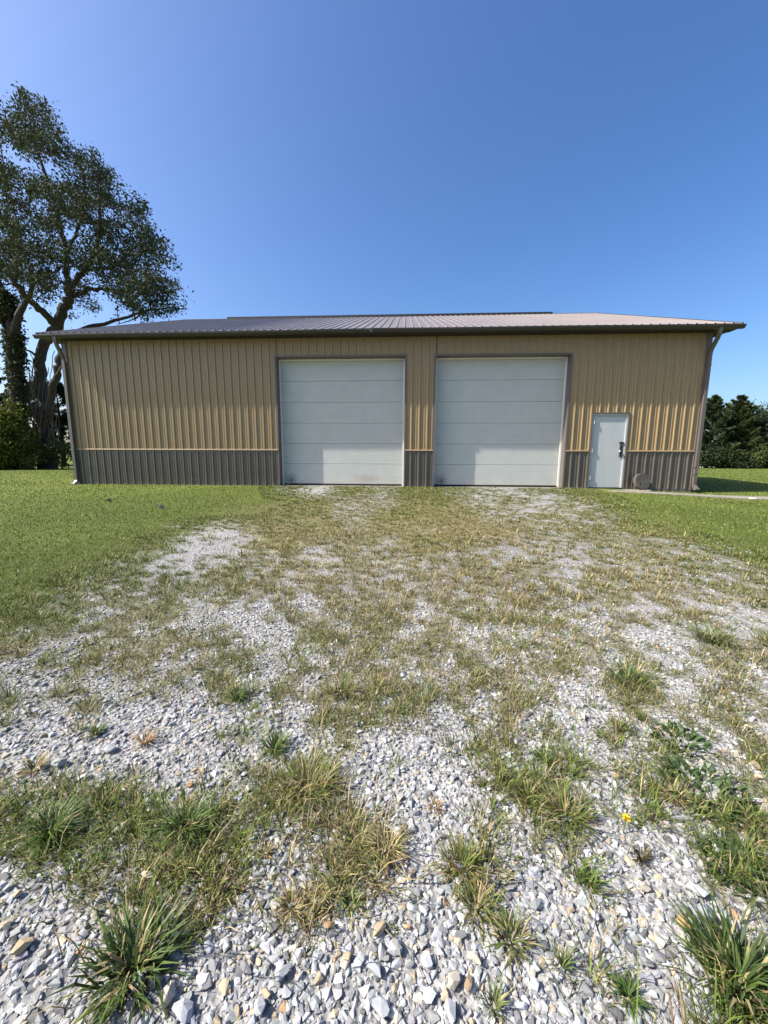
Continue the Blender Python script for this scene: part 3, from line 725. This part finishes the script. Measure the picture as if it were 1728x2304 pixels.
def ivy_trunk():
    def q(px, py, dy=0.0): return at_y(px, py, 13.0 + dy)
    base = q(44, 1054); base[2] = 0
    root = empty('ivy_tree', base, 'dark leaning trunk wrapped in ivy at the left edge', 'tree')
    pts = [q(44, 1058), q(42, 1000), q(38, 903), q(34, 820), q(30, 742), q(14, 690), q(0, 650), q(-30, 590), q(-60, 500)]
    rr = [.6, .42, .36, .34, .34, .3, .26, .2, .14]
    c = curve(pts, 6); r = np.interp(np.linspace(0, 8, len(c)), np.arange(9), rr)
    mb = MB(); mb.tube([p - base for p in c], list(r), 9)
    c2 = curve([q(32, 760), q(40, 715, -.3), q(52, 690, -.4), q(62, 672, -.5)], 4); mb.tube([p - base for p in c2], [.28, .26, .24, .22, .2, .2, .18, .18, .16, .15, .14, .13, .12], 8)
    link('trunk', mb.mesh('trunk', sm=True), M_BARK, root)
    P = []
    for i in range(9000):
        k = rng.integers(0, len(c) - 6) if i % 3 else rng.integers(int(len(c) * .42), int(len(c) * .72)); a = rng.uniform(0, 6.28); rad = r[k] * 0.85 + abs(rng.normal(scale=0.14))
        P.append(c[k] + np.array([math.cos(a) * rad, math.sin(a) * rad, rng.normal(scale=.3)]))
    P = np.array(P); keep = fbm(P[:, 2] * 0.9, P[:, 0] * 1.3, 5, 2) > 0.42; P = P[keep]
    V, T = leaf_faces(P - base, 0.2, 0.36, None, 0, 0.4)
    link('ivy_crown', tri_mesh('ivy_crown', V, T, jit_col((0.055, 0.065, 0.03), len(P), 0.5)), M_LEAF, root)
ivy_trunk()

def cedar(px, top_py, Y, label, half, col=(0.036, 0.056, 0.021), bare=0.0, lean=0.0, name='cedar_tree', group=None, n=150):
    b = at_y(px, 1050, Y); b[2] = float(gz(b[0], b[1])); H = at_y(px, top_py, Y)[2] - b[2]
    root = empty(name, b, label, 'tree', group)
    mb = MB(); mb.tube([(0, 0, -0.05), (0.05, 0, H * 0.4), (lean * 0.6, 0, H * 0.75), (lean, 0, H * 0.97)], [0.2, 0.16, 0.08, 0.02], 7)
    V = []; T = []; C = []; off = 0
    for k in range(n):
        t = rng.uniform(0.02, 0.99) ** 0.85; z = H * t
        rad = half * (1 - t) ** 0.75 * (0.5 + 0.75 * rng.random() ** 1.3) + 0.15
        a = rng.uniform(0, 6.28); up = rng.uniform(0.2, 0.9)
        ax = np.array([math.cos(a), math.sin(a), up]); ax /= np.linalg.norm(ax)
        st = np.array([lean * t, 0, z])
        tip = st + np.array([math.cos(a) * rad, math.sin(a) * rad, rad * up])
        if k % 2 == 0: mb.tube([st, (st + tip) / 2 + [0, 0, .05], tip], [0.035, 0.025, 0.008], 4, cap=False)
        m_ = int(120 + 80 * rad)
        u = rng.uniform(0.25, 1.05, m_) ** 0.8
        P = st + (tip - st) * u[:, None] + rng.normal(scale=1, size=(m_, 3)) * np.array([0.17, 0.17, 0.12]) * (1.3 - u[:, None] * 1.0) * (0.6 + rad * 0.22)
        v, f = leaf_faces(P, 0.25, 0.14, np.repeat(ax[None], m_, 0), 0.68, -0.2)
        V.append(v); T.append(f + off); off += len(v)
        C.append(jit_col(np.array(col) * rng.uniform(0.7, 1.4), m_, 0.3))
    link('trunk', mb.mesh('trunk', sm=True), M_BARK, root)
    link('crown', tri_mesh('crown', np.vstack(V), np.vstack(T), np.vstack(C)), M_NEEDLE, root)
    return root
GR = 'trees beyond the right lawn'
cedar(1588, 893, 33, 'narrow cedar half hidden by the right barn corner', 2.3, group=GR)
cedar(1640, 893, 34, 'tallest pointed cedar beyond the right lawn', 2.6, col=(0.044, 0.062, 0.02), group=GR, lean=0.4, n=190)
cedar(1688, 935, 36, 'low dark cedar between the pointed cedar and the leafy trees', 2.2, col=(0.026, 0.042, 0.022), group=GR)
GL = 'trees behind the left lawn'
for px, ty, Y, lb in ((-52, 838, 20, 'dark evergreen cut off by the left edge of the picture'), (2, 822, 22, 'dark evergreen behind the ivy trunk at left edge'), (66, 826, 23, 'dark evergreen between ivy trunk and shade tree'), (104, 858, 25, 'dark evergreen straight behind the shade tree trunk'), (146, 862, 26, 'dark evergreen nearest the left barn corner')):
    cedar(px, ty, Y, lb, 2.9, col=(0.017, 0.027, 0.012), group=GL, n=85)

def leafy(px, top_py, Y, half, label, col, name='leafy_tree', cat='tree', leaf=0.24, n=90, squat=1.0, group=None, base_py=1050, trunk_h=0.5):
    b = at_y(px, base_py, Y); b[2] = float(gz(b[0], b[1])); H = at_y(px, top_py, Y)[2] - b[2]
    root = empty(name, b, label, cat, group)
    mb = MB(); V = []; T = []; C = []; off = 0
    mb.tube([(0, 0, -0.05), (0.05, 0.02, H * 0.3), (0.0, 0.1, H * trunk_h), (0.05, 0, H * 0.8)], [0.03 * H, 0.022 * H, 0.016 * H, 0.006 * H], 7)
    for k in range(n):
        d = rng.normal(size=3); d /= np.linalg.norm(d); rr = rng.uniform(0.45, 1.0) ** 0.6
        c = np.array([d[0] * half * rr, d[1] * half * rr, H * (0.52 + 0.47 * d[2] * rr * squat)])
        if c[2] < 0.1: c[2] = 0.1 + rng.uniform(0, .3)
        if k % 2 == 0: mb.tube([(0, 0, max(0.05, c[2] * 0.55)), np.array([c[0] * .5, c[1] * .5, c[2] * 0.82]), c], [0.012 * H, 0.008 * H, 0.004], 4, cap=False)
        m_ = int(70 + 30 * rng.random()); sp = half * 0.17 + 0.09
        P = c + rng.normal(scale=sp, size=(m_, 3)) * np.array([1, 1, 0.75]); P[:, 2] = np.maximum(P[:, 2], 0.03)
        v, f = leaf_faces(P, leaf, 0.34, None, 0, 0.5); V.append(v); T.append(f + off); off += len(v)
        C.append(jit_col(np.array(col) * rng.uniform(0.65, 1.35), m_, 0.35))
    link('trunk' if cat == 'tree' else 'stem', mb.mesh('stem', sm=True), M_BARK, root)
    link('crown' if cat == 'tree' else 'foliage', tri_mesh('crown', np.vstack(V), np.vstack(T), np.vstack(C)), M_LEAF, root)
leafy(1722, 908, 37, 3.0, 'grey-green leafy tree at the right edge beyond the lawn', (0.036, 0.05, 0.024), n=170, group=GR)
leafy(1626, 1000, 32, 1.2, 'bright low bush under the tall cedar', (0.05, 0.072, 0.024), 'low_bush', 'bush', 0.2, 40, group='bushes along the right treeline')
leafy(1590, 1004, 31.8, 1.1, 'dark low bush beside the right barn corner', (0.03, 0.045, 0.02), 'low_bush', 'bush', 0.2, 40, group='bushes along the right treeline')
leafy(1712, 1002, 31.5, 1.3, 'low yellow-green bush at the right end of the treeline', (0.055, 0.075, 0.022), 'low_bush', 'bush', 0.2, 40, group='bushes along the right treeline')
leafy(1664, 1030, 31.2, 0.8, 'small shaded bush between the two brighter bushes on the right', (0.03, 0.045, 0.02), 'low_bush', 'bush', 0.2, 24, group='bushes along the right treeline')
leafy(28, 905, 12.2, 1.15, 'tall yellow-green vine-covered bush around the ivy trunk', (0.115, 0.135, 0.026), 'vine_bush', 'bush', 0.2, 75, base_py=1056)
leafy(0, 965, 11.8, 1.2, 'low yellow-green bush at the left edge of the lawn', (0.10, 0.125, 0.026), 'vine_bush', 'bush', 0.2, 60, base_py=1057)
leafy(72, 985, 12.0, 0.55, 'small bright bush left of the shade tree trunk', (0.08, 0.10, 0.025), 'vine_bush', 'bush', 0.16, 22, base_py=1056)
leafy(140, 985, 13.2, 0.7, 'small leafy sapling between the shade tree and the barn', (0.06, 0.085, 0.03), 'sapling', 'plant', 0.17, 14, base_py=1056)

# ------------------------------------------------------------------ grass, gravel
def blades(x, y, z, az, ln, lean, wd, col, name_cols=None):
    N = len(x)
    d = np.stack([np.cos(az), np.sin(az), np.zeros(N)], -1); s = np.stack([-np.sin(az), np.cos(az), np.zeros(N)], -1)
    tw = rng.normal(scale=0.5, size=(N, 1)); s = s * np.cos(tw) + np.array([0, 0, 1.0]) * np.sin(tw) * 0.3
    b = np.stack([x, y, z], -1); le = ln[:, None]; k = lean[:, None]; w = wd[:, None] / 2
    up = np.array([0, 0, 1.0])
    m_ = b + le * (d * k * 0.42 + up * np.sqrt(np.maximum(0.02, 1 - k * k)) * 0.55 + up * 0.06 * k)
    t_ = b + le * (d * k * 0.98 + up * (np.sqrt(np.maximum(0.0, 1 - k * k)) * 0.85 - 0.03 * k))
    t_[:, 2] = np.maximum(t_[:, 2], z + 0.004)
    V = np.stack([b - s * w, b + s * w, m_ - s * w * 0.85, m_ + s * w * 0.85, t_], 1).reshape(-1, 3)
    T = (np.arange(N)[:, None, None] * 5 + np.array([[0, 1, 3], [0, 3, 2], [2, 3, 4]])[None]).reshape(-1, 3)
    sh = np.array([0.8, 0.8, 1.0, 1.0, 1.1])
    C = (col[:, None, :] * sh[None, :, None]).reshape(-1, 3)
    return V, T, C

def polar(N, r0, r1, p, half=58):
    e = 2 - p; u = rng.random(N); r = (r0 ** e + u * (r1 ** e - r0 ** e)) ** (1 / e)
    a = np.radians(rng.uniform(-half, half, N)) - YAW
    return CAM[0] + r * np.sin(a), CAM[1] + r * np.cos(a), r

def solid(x, y):                                   # footprints that carry no grass
    barn_in = (x > -0.05) & (x < L + 0.05) & (y > -0.04) & (y < D)
    st = (x > 15.1) & (x < 16.95) & (y > -0.62) & (y < 0)
    wk = in_poly(x, y, WALK) & (fbm(x * 6, y * 6, 77, 2) < 0.68)
    ln_ = (x > 16) & (y > 34) & (y < 42)
    return barn_in | st | wk | ln_

GREEN = np.array([0.115, 0.165, 0.025]); OLIVE = np.array([0.115, 0.12, 0.034]); STRAW = np.array([0.40, 0.325, 0.165]); RUST = np.array([0.22, 0.145, 0.07])
def blade_cols(dry, N):
    u = rng.random(N)
    c = np.where((u < dry * 0.72)[:, None], STRAW * rng.uniform(0.55, 1.1, (N, 1)), np.where((u < dry * 0.92)[:, None], RUST * rng.uniform(0.6, 1.1, (N, 1)), np.where((rng.random(N) < 0.35 + dry * 0.5)[:, None], OLIVE, GREEN) * rng.uniform(0.6, 1.35, (N, 1))))
    return c * rng.uniform(0.93, 1.07, (N, 3))

def lawn():
    x, y, r = polar(400000, 1.0, 60, 1.62)
    v = table(VEG, x, y); dr = table(DRY, x, y)
    k = (v > 0.8) & (dr < 0.45) & ~solid(x, y) & (rng.random(len(x)) < smooth(0.78, 0.97, v))
    behind = (y > 0) & (x > -0.2) & (x < L + 0.2); k &= ~behind
    x, y, r, dr = x[k], y[k], r[k], dr[k]; N = len(x)
    ln = rng.uniform(0.014, 0.036, N) * (1 + 0.5 * vnoise(x * 3, y * 3, 2)); wd = np.maximum(0.0028, 0.0012 * r) * rng.uniform(0.7, 1.3, N)
    c = blade_cols(np.clip(dr * 0.8 + 0.03 + 0.14 * (fbm(x * 0.9, y * 0.9, 8, 3) - 0.35), 0, 1), N)
    c *= (0.72 + 0.6 * fbm(x * 0.5, y * 0.5, 3, 3))[:, None] * (1.05)
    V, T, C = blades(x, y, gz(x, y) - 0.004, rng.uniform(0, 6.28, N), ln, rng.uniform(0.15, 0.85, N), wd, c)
    link('lawn_grass', tri_mesh('lawn_grass', V, T, C), M_BLADE, None, 'short mown green grass of the lawns on both sides', 'grass', kind='stuff')
    print('lawn blades', N)
lawn()

def drive_grass():
    x, y, r = polar(46000, 0.5, 13, 1.3, 56)
    ve = veg(x, y); dr = table(DRY, x, y); v = table(VEG, x, y)
    k = (rng.random(len(x)) < ve ** 1.1 * np.where(v > 0.75, 0.88, 0.84)) & ~solid(x, y) & ((v < 0.97) | (dr > 0.3) | (r < 3.2))
    x, y, r, dr, ve = x[k], y[k], r[k], dr[k], ve[k]
    nb = np.clip(rng.normal(18, 5, len(x)), 7, 30).astype(int)
    X = np.repeat(x, nb); Y = np.repeat(y, nb); R_ = np.repeat(r, nb); N = len(X)
    tdry = np.clip(dr * 0.85 - 0.04 + rng.normal(scale=0.22, size=len(x)) + 0.5 * (fbm(x * 1.7, y * 1.7, 15, 2) - 0.5), 0.02, 0.95)
    DRb = np.repeat(tdry, nb)
    siz = np.repeat(rng.lognormal(0.0, 0.42, len(x)), nb)
    a = rng.uniform(0, 6.28, N); rad = rng.exponential(0.018, N) * siz
    X2 = X + np.cos(a) * rad; Y2 = Y + np.sin(a) * rad
    ln = rng.uniform(0.014, 0.05, N) * siz * (0.7 + 0.3 * smooth(5, 1.5, R_)); lean = rng.uniform(0.35, 0.99, N)
    wd = np.maximum(0.0022, 0.0013 * R_) * rng.uniform(0.7, 1.4, N)
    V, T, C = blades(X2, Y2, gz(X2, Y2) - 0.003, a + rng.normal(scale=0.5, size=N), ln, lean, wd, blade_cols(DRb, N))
    link('drive_grass', tri_mesh('drive_grass', V, T, C), M_BLADE, None, 'sparse dry tan and olive grass growing through the gravel drive', 'grass', kind='stuff')
    print('drive blades', N)
drive_grass()

# convex stone shapes
def hull(npts, seed, flat):
    r = np.random.default_rng(seed); p = r.normal(size=(npts, 3)); p /= np.linalg.norm(p, axis=1, keepdims=True)
    p *= r.uniform(0.8, 1.1, (npts, 1)); p *= np.array([1.0, r.uniform(0.55, 0.85), flat])
    bm = bmesh.new(); vs = [bm.verts.new(q) for q in p]
    bmesh.ops.convex_hull(bm, input=vs)
    loose = [v for v in bm.verts if not v.link_faces]; bmesh.ops.delete(bm, geom=loose, context='VERTS')
    bmesh.ops.triangulate(bm, faces=bm.faces); bmesh.ops.recalc_face_normals(bm, faces=bm.faces)
    bm.verts.index_update(); V = np.array([v.co[:] for v in bm.verts]); T = np.array([[v.index for v in f.verts] for f in bm.faces]); bm.free()
    return V, T
BIG = [hull(14, 100 + k, f) for k, f in enumerate((0.42, 0.5, 0.58, 0.45, 0.62, 0.38, 0.52, 0.48))]
SML = [hull(9, 200 + k, f) for k, f in enumerate((0.45, 0.55, 0.6, 0.5, 0.65, 0.42))]

def rot_rand(N, tilt):
    a = rng.uniform(0, 6.28, N); b = rng.normal(scale=tilt, size=N); c = rng.normal(scale=tilt, size=N)
    ca, sa, cb, sb, cc, sc = np.cos(a), np.sin(a), np.cos(b), np.sin(b), np.cos(c), np.sin(c); o = np.ones(N); z = np.zeros(N)
    A = np.stack([ca, -sa, z, sa, ca, z, z, z, o], -1).reshape(N, 3, 3); Bm = np.stack([o, z, z, z, cb, -sb, z, sb, cb], -1).reshape(N, 3, 3); Cm = np.stack([cc, z, sc, z, o, z, -sc, z, cc], -1).reshape(N, 3, 3)
    return A @ Bm @ Cm

def stone_cols(N):
    g = rng.normal(0.265, 0.09, (N, 1)).clip(0.08, 0.56); tint = np.array([0.985, 1.0, 1.005])
    c = g * tint * rng.uniform(0.97, 1.03, (N, 3))
    u = rng.random(N)
    c = np.where((u < 0.055)[:, None], np.array([0.33, 0.275, 0.19]) * rng.uniform(0.7, 1.2, (N, 1)), c)
    c = np.where((u > 0.993)[:, None], np.array([0.30, 0.20, 0.11]) * rng.uniform(0.7, 1.2, (N, 1)), c)
    c = np.where(((u > 0.90) & (u < 0.993))[:, None], np.array([0.37, 0.35, 0.30]) * rng.uniform(0.8, 1.15, (N, 1)), c)
    return c

def gravel():
    V = []; T = []; C = []; off = 0; tot = 0
    for N, r0, r1, p, lo, hi, shapes in ((19000, 0.42, 2.2, 0.9, 0.0062, 0.0145, BIG), (38000, 0.42, 2.6, 0.9, 0.003, 0.0068, SML), (48000, 2.0, 11.3, 1.2, 0.006, 0.0145, SML)):
        x, y, r = polar(N, r0, r1, p, 56)
        ve = veg(x, y); v = table(VEG, x, y)
        k = (rng.random(N) > ve * 0.84) & ~solid(x, y) & (v < 0.96) & (y < -0.06)
        x, y, r = x[k], y[k], r[k]; n = len(x)
        s = lo * (hi / lo) ** (rng.random(n) ** 1.5)
        if lo < 0.008: s *= 1.0
        else: s *= np.where(rng.random(n) < 0.06, 1.5, 1.0)
        col = stone_cols(n); w = rng.integers(0, len(shapes), n); R_ = rot_rand(n, 0.28)
        z = gz(x, y) + s * rng.uniform(-0.12, 0.34, n)
        for q, (hv, ht) in enumerate(shapes):
            i = np.where(w == q)[0]
            if not len(i): continue
            vv = np.einsum('nij,vj->nvi', R_[i], hv) * s[i][:, None, None] + np.stack([x[i], y[i], z[i]], -1)[:, None]
            V.append(vv.reshape(-1, 3)); T.append((ht[None] + (np.arange(len(i)) * len(hv))[:, None, None]).reshape(-1, 3) + off); C.append(np.repeat(col[i], len(hv), 0)); off += len(i) * len(hv)
        tot += n
    print('stones', tot)
    link('gravel', tri_mesh('gravel', np.vstack(V), np.vstack(T), np.vstack(C)), M_STONE, None, 'loose grey and white crushed limestone of the drive', 'gravel', kind='stuff')
gravel()

# single larger stones one can point at
STONES = [  # photo px, py, radius px, colour, label
    (326, 2119, 13, 'white', 'white flat stone at the base of the large left tuft'),
    (50, 2140, 21, 'tan', 'large yellowish stone near the lower left edge'),
    (333, 1982, 15, 'cream', 'cream rounded stone below the green grass at left'),
    (38, 2021, 10, 'tan', 'small tan stone near the left edge'),
    (184, 2146, 10, 'orange', 'small orange stone right of the large yellowish stone'),
    (215, 2070, 15, 'buff', 'buff blocky stone above the large left tuft'),
    (378, 2258, 25, 'buff', 'big buff-grey stone right of the large left tuft'),
    (413, 2292, 26, 'grey', 'big grey slab stone at the bottom edge left of centre'),
    (854, 2108, 19, 'tan', 'tan broken triangular stone in the centre foreground'),
    (739, 2096, 13, 'orange', 'orange-tan stone beside the small green tuft in the centre foreground'),
    (783, 2171, 14, 'tan', 'upright yellow-tan stone in the bottom centre'),
    (600, 2251, 13, 'tan', 'tan pebble near the bottom left of centre'),
    (586, 2280, 22, 'grey', 'grey stone at the bottom just below the tan pebble'),
    (638, 2205, 19, 'grey', 'rounded grey stone left of the yellow-tan stone'),
    (888, 2150, 18, 'grey', 'oval blue-grey stone below the broken tan stone'),
    (843, 2200, 21, 'grey', 'long grey stone right of the yellow-tan stone'),
    (1020, 2221, 19, 'buff', 'buff-grey flat stone in the bottom centre right'),
    (1055, 2228, 15, 'brown', 'brown pointed stone beside the buff flat stone'),
    (1066, 2171, 16, 'buff', 'buff rounded stone just left of the straw tuft at lower right'),
    (961, 2178, 16, 'white', 'pale angular stone in the bottom centre'),
    (854, 2287, 22, 'grey', 'grey faceted stone on the bottom edge at centre'),
    (1013, 2290, 24, 'grey', 'large blue-grey stone on the bottom edge right of centre'),
    (965, 2256, 17, 'white', 'white slab standing among grey stones at bottom centre'),
    (916, 2100, 8, 'orange', 'tiny orange chip right of the broken tan stone'),
    (1451, 1999, 15, 'buff', 'buff oval stone in the open gravel at right'),
    (1541, 2080, 16, 'orange', 'tan and orange mottled stone beside the largest right stone'),
    (1582, 2056, 26, 'grey', 'largest grey angular stone on the right'),
    (1572, 2004, 18, 'grey', 'grey rounded stone above the largest right stone'),
    (1201, 2225, 14, 'white', 'bright white stone low right of centre'),
    (1338, 2065, 12, 'grey', 'dark grey round stone below the pale-centred tuft at right'),
    (429, 1771, 10, 'orange', 'orange flat chip in the gravel left of centre'),
    (187, 1753, 12, 'white', 'pale stone in the gravel on the left'),
    (248, 1689, 13, 'grey', 'grey stone left of the straw star tuft'),
    (135, 1722, 16, 'grey', 'long dark grey stone on the left gravel'),
    (1315, 1615, 11, 'cream', 'cream stone in the gravel band right of centre'),
    (1697, 1729, 12, 'brown', 'brown stone near the right edge'),
    (1388, 1748, 9, 'orange', 'orange stone between tufts at right of centre'),
    (1683, 1644, 10, 'cream', 'cream stone near the right edge above the brown one'),
]
SC = dict(white=(0.58, 0.58, 0.57), tan=(0.36, 0.285, 0.175), cream=(0.45, 0.40, 0.30), orange=(0.36, 0.225, 0.11), buff=(0.32, 0.29, 0.235), grey=(0.30, 0.31, 0.32), brown=(0.20, 0.155, 0.10))
for k, (px, py, rp, cn, lb) in enumerate(STONES):
    p = at(px, py); depth = float(np.dot(p - CAM, FW)); s = rp * depth / F_PX * 1.05
    v, t = hull(20, 900 + k, 0.5)
    me = tri_mesh('stone', v * s, t, np.repeat(np.array([SC[cn]]), len(v), 0) * rng.uniform(0.92, 1.08))
    o = link('stone', me, M_STONE, None, lb, 'stone', 'larger single stones in the gravel')
    o.location = (p[0], p[1], float(gz(p[0], p[1])) + s * 0.36 + 0.006); o.rotation_euler = (random.uniform(-.2, .2), random.uniform(-.2, .2), random.uniform(0, 6.28))

# single tufts one can point at
TUFTS = [  # px, py, radius px, kind, label
    (305, 2185, 150, 'broad', 'large dark green broad-bladed tuft at the lower left'),
    (1326, 1983, 55, 'green', 'green tuft with pale centre in the right foreground'),
    (1412, 2244, 75, 'green', 'green tuft at the bottom right of centre'),
    (1263, 2178, 62, 'thin', 'thin upright pale tuft low right of centre'),
    (1660, 2205, 165, 'broad', 'largest dark green tuft at the bottom right corner'),
    (1444, 1928, 45, 'brown', 'small brownish tuft above the buff oval stone'),
    (1150, 2122, 75, 'mixed', 'straw and green tuft at the foot of the central right clump'),
    (1672, 1952, 100, 'weed', 'sprawling leafy weed at the right edge'),
    (656, 2056, 62, 'straw', 'straw tuft left of the small green centre tuft'),
    (791, 2046, 55, 'green', 'small green tuft with pale heart in the centre foreground'),
    (725, 2025, 45, 'straw', 'flattened straw tuft between two centre tufts'),
    (871, 1925, 85, 'straw', 'big flattened straw tuft in the centre'),
    (597, 1930, 34, 'rust', 'small tan star-shaped dead tuft left of the centre'),
    (1072, 2049, 80, 'mixed', 'dense green and tan tuft right of centre'),
    (1111, 2275, 70, 'thin', 'upright green tuft on the bottom edge right of centre'),
    (881, 2101, 20, 'weed', 'tiny mossy weed beside the broken tan stone'),
    (677, 2157, 32, 'weed', 'small broad-leaved weed in the lower centre'),
    (979, 1823, 38, 'rust', 'orange-tan dead tuft alone in the central gravel'),
    (326, 1670, 48, 'rust', 'pale orange dead tuft on the left gravel'),
    (76, 1732, 50, 'straw', 'straw tuft near the left edge'),
    (535, 1569, 65, 'green', 'dark green spiky tuft left of centre'),
    (215, 1652, 42, 'green', 'small green tuft left of the pale orange dead tuft'),
    (1273, 1840, 95, 'mixed', 'big yellow-green spiky tuft right of centre'),
    (1530, 1667, 72, 'weed', 'dark green leafy tuft in the right gravel'),
    (1409, 1530, 80, 'green', 'long dark green clump on the right gravel band'),
    (1586, 1778, 105, 'weed', 'broad-leaved dark weed patch at right'),
    (1520, 1795, 50, 'straw', 'straw tuft just left of the broad-leaved weed patch'),
    (1221, 1708, 50, 'green', 'green tuft above the big yellow-green tuft'),
    (1395, 1639, 45, 'mixed', 'slim yellowish tuft right of the cream stone'),
    (1600, 1442, 70, 'green', 'dense dark green clump in the upper right gravel'),
    (1190, 1795, 55, 'mixed', 'pale spiky tuft left of the big yellow-green tuft'),
    (690, 1790, 110, 'mixed', 'wide olive clump in the centre left'),
    (420, 1880, 120, 'green', 'bright green clump left of centre with long blades'),
    (120, 1880, 120, 'green', 'bright green grass mass at the left edge'),
    (1040, 1960, 90, 'mixed', 'tall olive clump in the right centre'),
    (620, 1690, 75, 'green', 'soft green clump in the left centre gravel'),
    (770, 1560, 60, 'mixed', 'olive tuft in the middle distance at centre'),
]
for k, (px, py, rp, kd, lb) in enumerate(TUFTS):
    p = at(px, py); depth = float(np.dot(p - CAM, FW)); R0 = rp * depth / F_PX * {'broad': 0.85, 'green': 0.75, 'mixed': 0.8, 'weed': 0.8}.get(kd, 0.9)
    n = {'broad': 150, 'green': 130, 'thin': 80, 'brown': 90, 'mixed': 170, 'weed': 90, 'straw': 110, 'rust': 60}[kd]
    n = int(n * max(0.6, min(2.2, R0 / 0.06)))
    a = rng.uniform(0, 6.28, n); rr = rng.random(n) ** 0.9 * R0 * (0.5 if kd in ('mixed', 'weed') or R0 > 0.09 else 0.22)
    x = np.cos(a) * rr; y = np.sin(a) * rr
    ln = R0 * rng.uniform(0.5, 1.12, n); lean = rng.uniform(0.55, 1.0, n); wd = np.full(n, 0.0028)
    if kd == 'broad': wd = rng.uniform(0.003, 0.0065, n); c = np.array([0.06, 0.095, 0.022]) * rng.uniform(0.5, 1.5, (n, 1)); c[rng.random(n) < 0.14] = STRAW * 0.8; lean = rng.uniform(0.5, 1.0, n); ln = R0 * rng.uniform(0.35, 1.1, n)
    elif kd == 'green': wd = rng.uniform(0.002, 0.004, n); c = np.array([0.07, 0.115, 0.026]) * rng.uniform(0.6, 1.5, (n, 1)); c[rng.random(n) < 0.12] = STRAW
    elif kd == 'thin': lean *= 0.8; wd = rng.uniform(0.0018, 0.003, n); c = np.array([0.12, 0.15, 0.05]) * rng.uniform(0.6, 1.4, (n, 1)); c[rng.random(n) < 0.2] = STRAW
    elif kd == 'brown': c = np.array([0.085, 0.07, 0.025]) * rng.uniform(0.5, 1.4, (n, 1))
    elif kd == 'mixed': wd = rng.uniform(0.0018, 0.0035, n); c = blade_cols(np.full(n, 0.38), n)
    elif kd == 'straw': wd = rng.uniform(0.0018, 0.0034, n); c = blade_cols(np.full(n, 0.85), n) * 1.1; lean = rng.uniform(0.7, 1.0, n)
    elif kd == 'rust': c = np.array([0.40, 0.27, 0.13]) * rng.uniform(0.6, 1.2, (n, 1)); lean = rng.uniform(0.6, 0.99, n)
    else: wd = rng.uniform(0.005, 0.010, n) * min(1.3, R0 / 0.05); ln *= 0.5; c = np.array([0.045, 0.078, 0.024]) * rng.uniform(0.6, 1.5, (n, 1)); lean = rng.uniform(0.6, 0.98, n); rr2 = rng.random(n) ** 0.5 * R0 * 0.85; x = np.cos(a) * rr2; y = np.sin(a) * rr2
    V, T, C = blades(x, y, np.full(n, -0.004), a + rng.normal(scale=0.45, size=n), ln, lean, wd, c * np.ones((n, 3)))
    o = link('weed_tuft' if kd == 'weed' else 'grass_tuft', tri_mesh('tuft', V, T, C), M_BLADE, None, lb, 'weed' if kd == 'weed' else 'grass tuft', 'single tufts growing in the gravel')
    o.location = (p[0], p[1], float(gz(p[0], p[1])) + 0.004)

# dandelion
def dandelion():
    p = at(1402, 1870); p[2] = float(gz(p[0], p[1]))
    root = empty('dandelion', p, 'single yellow dandelion flower on the right gravel', 'flower')
    mb = MB(); mb.tube([(0, 0, -0.003), (0.003, 0.002, 0.02), (0.004, 0.0, 0.04)], 0.0016, 6); M_ST = painted('stem_green', (0.09, 0.13, 0.03), 0.6, 0.1); link('stem', mb.mesh('stem'), M_ST, root)
    n = 46; a = rng.uniform(0, 6.28, n); k = rng.uniform(0.3, 1.0, n)
    V, T, C = blades(np.full(n, .004), np.zeros(n), np.full(n, 0.038), a, np.full(n, 0.013), k * .95, np.full(n, 0.004), np.repeat(np.array([[0.8, 0.52, 0.02]]), n, 0))
    link('petals', tri_mesh('petals', V, T, C), M_BLADE, root)
dandelion()
# litter on the right lawn, two dark clods on the left lawn
def litter():
    p = at(1693, 1127, -0.08)
    mb = MB(); mb.prism([(-0.09, 0), (-0.05, 0.05), (0.06, 0.045), (0.1, -0.01), (0.04, -0.05), (-0.06, -0.04)], 2, 0.0, 0.015)
    o = mb.build('plastic_scrap', M_STOP, bevel=0.004, label='flat white scrap lying on the right lawn', cat='scrap'); o.location = (p[0], p[1], float(gz(p[0], p[1])) + 0.055)
litter()
for px, py, lb in ((362, 1146, 'larger dark dirt clod on the left lawn near the barn'), (246, 1130, 'smaller dark dirt clod on the left lawn')):
    p = at(px, py); v, t = hull(18, px, 0.55)
    o = link('dirt_clod', tri_mesh('dirt_clod', v * 0.055, t, np.full((len(v), 3), 0.035)), M_STONE, None, lb, 'clod', 'dirt clods on the left lawn'); o.location = (p[0], p[1], float(gz(p[0], p[1])) + 0.045)

print('TRIS', sum(sum(len(p.vertices) - 2 for p in me.polygons) if len(me.polygons) < 5000 else len(me.polygons) for me in bpy.data.meshes))
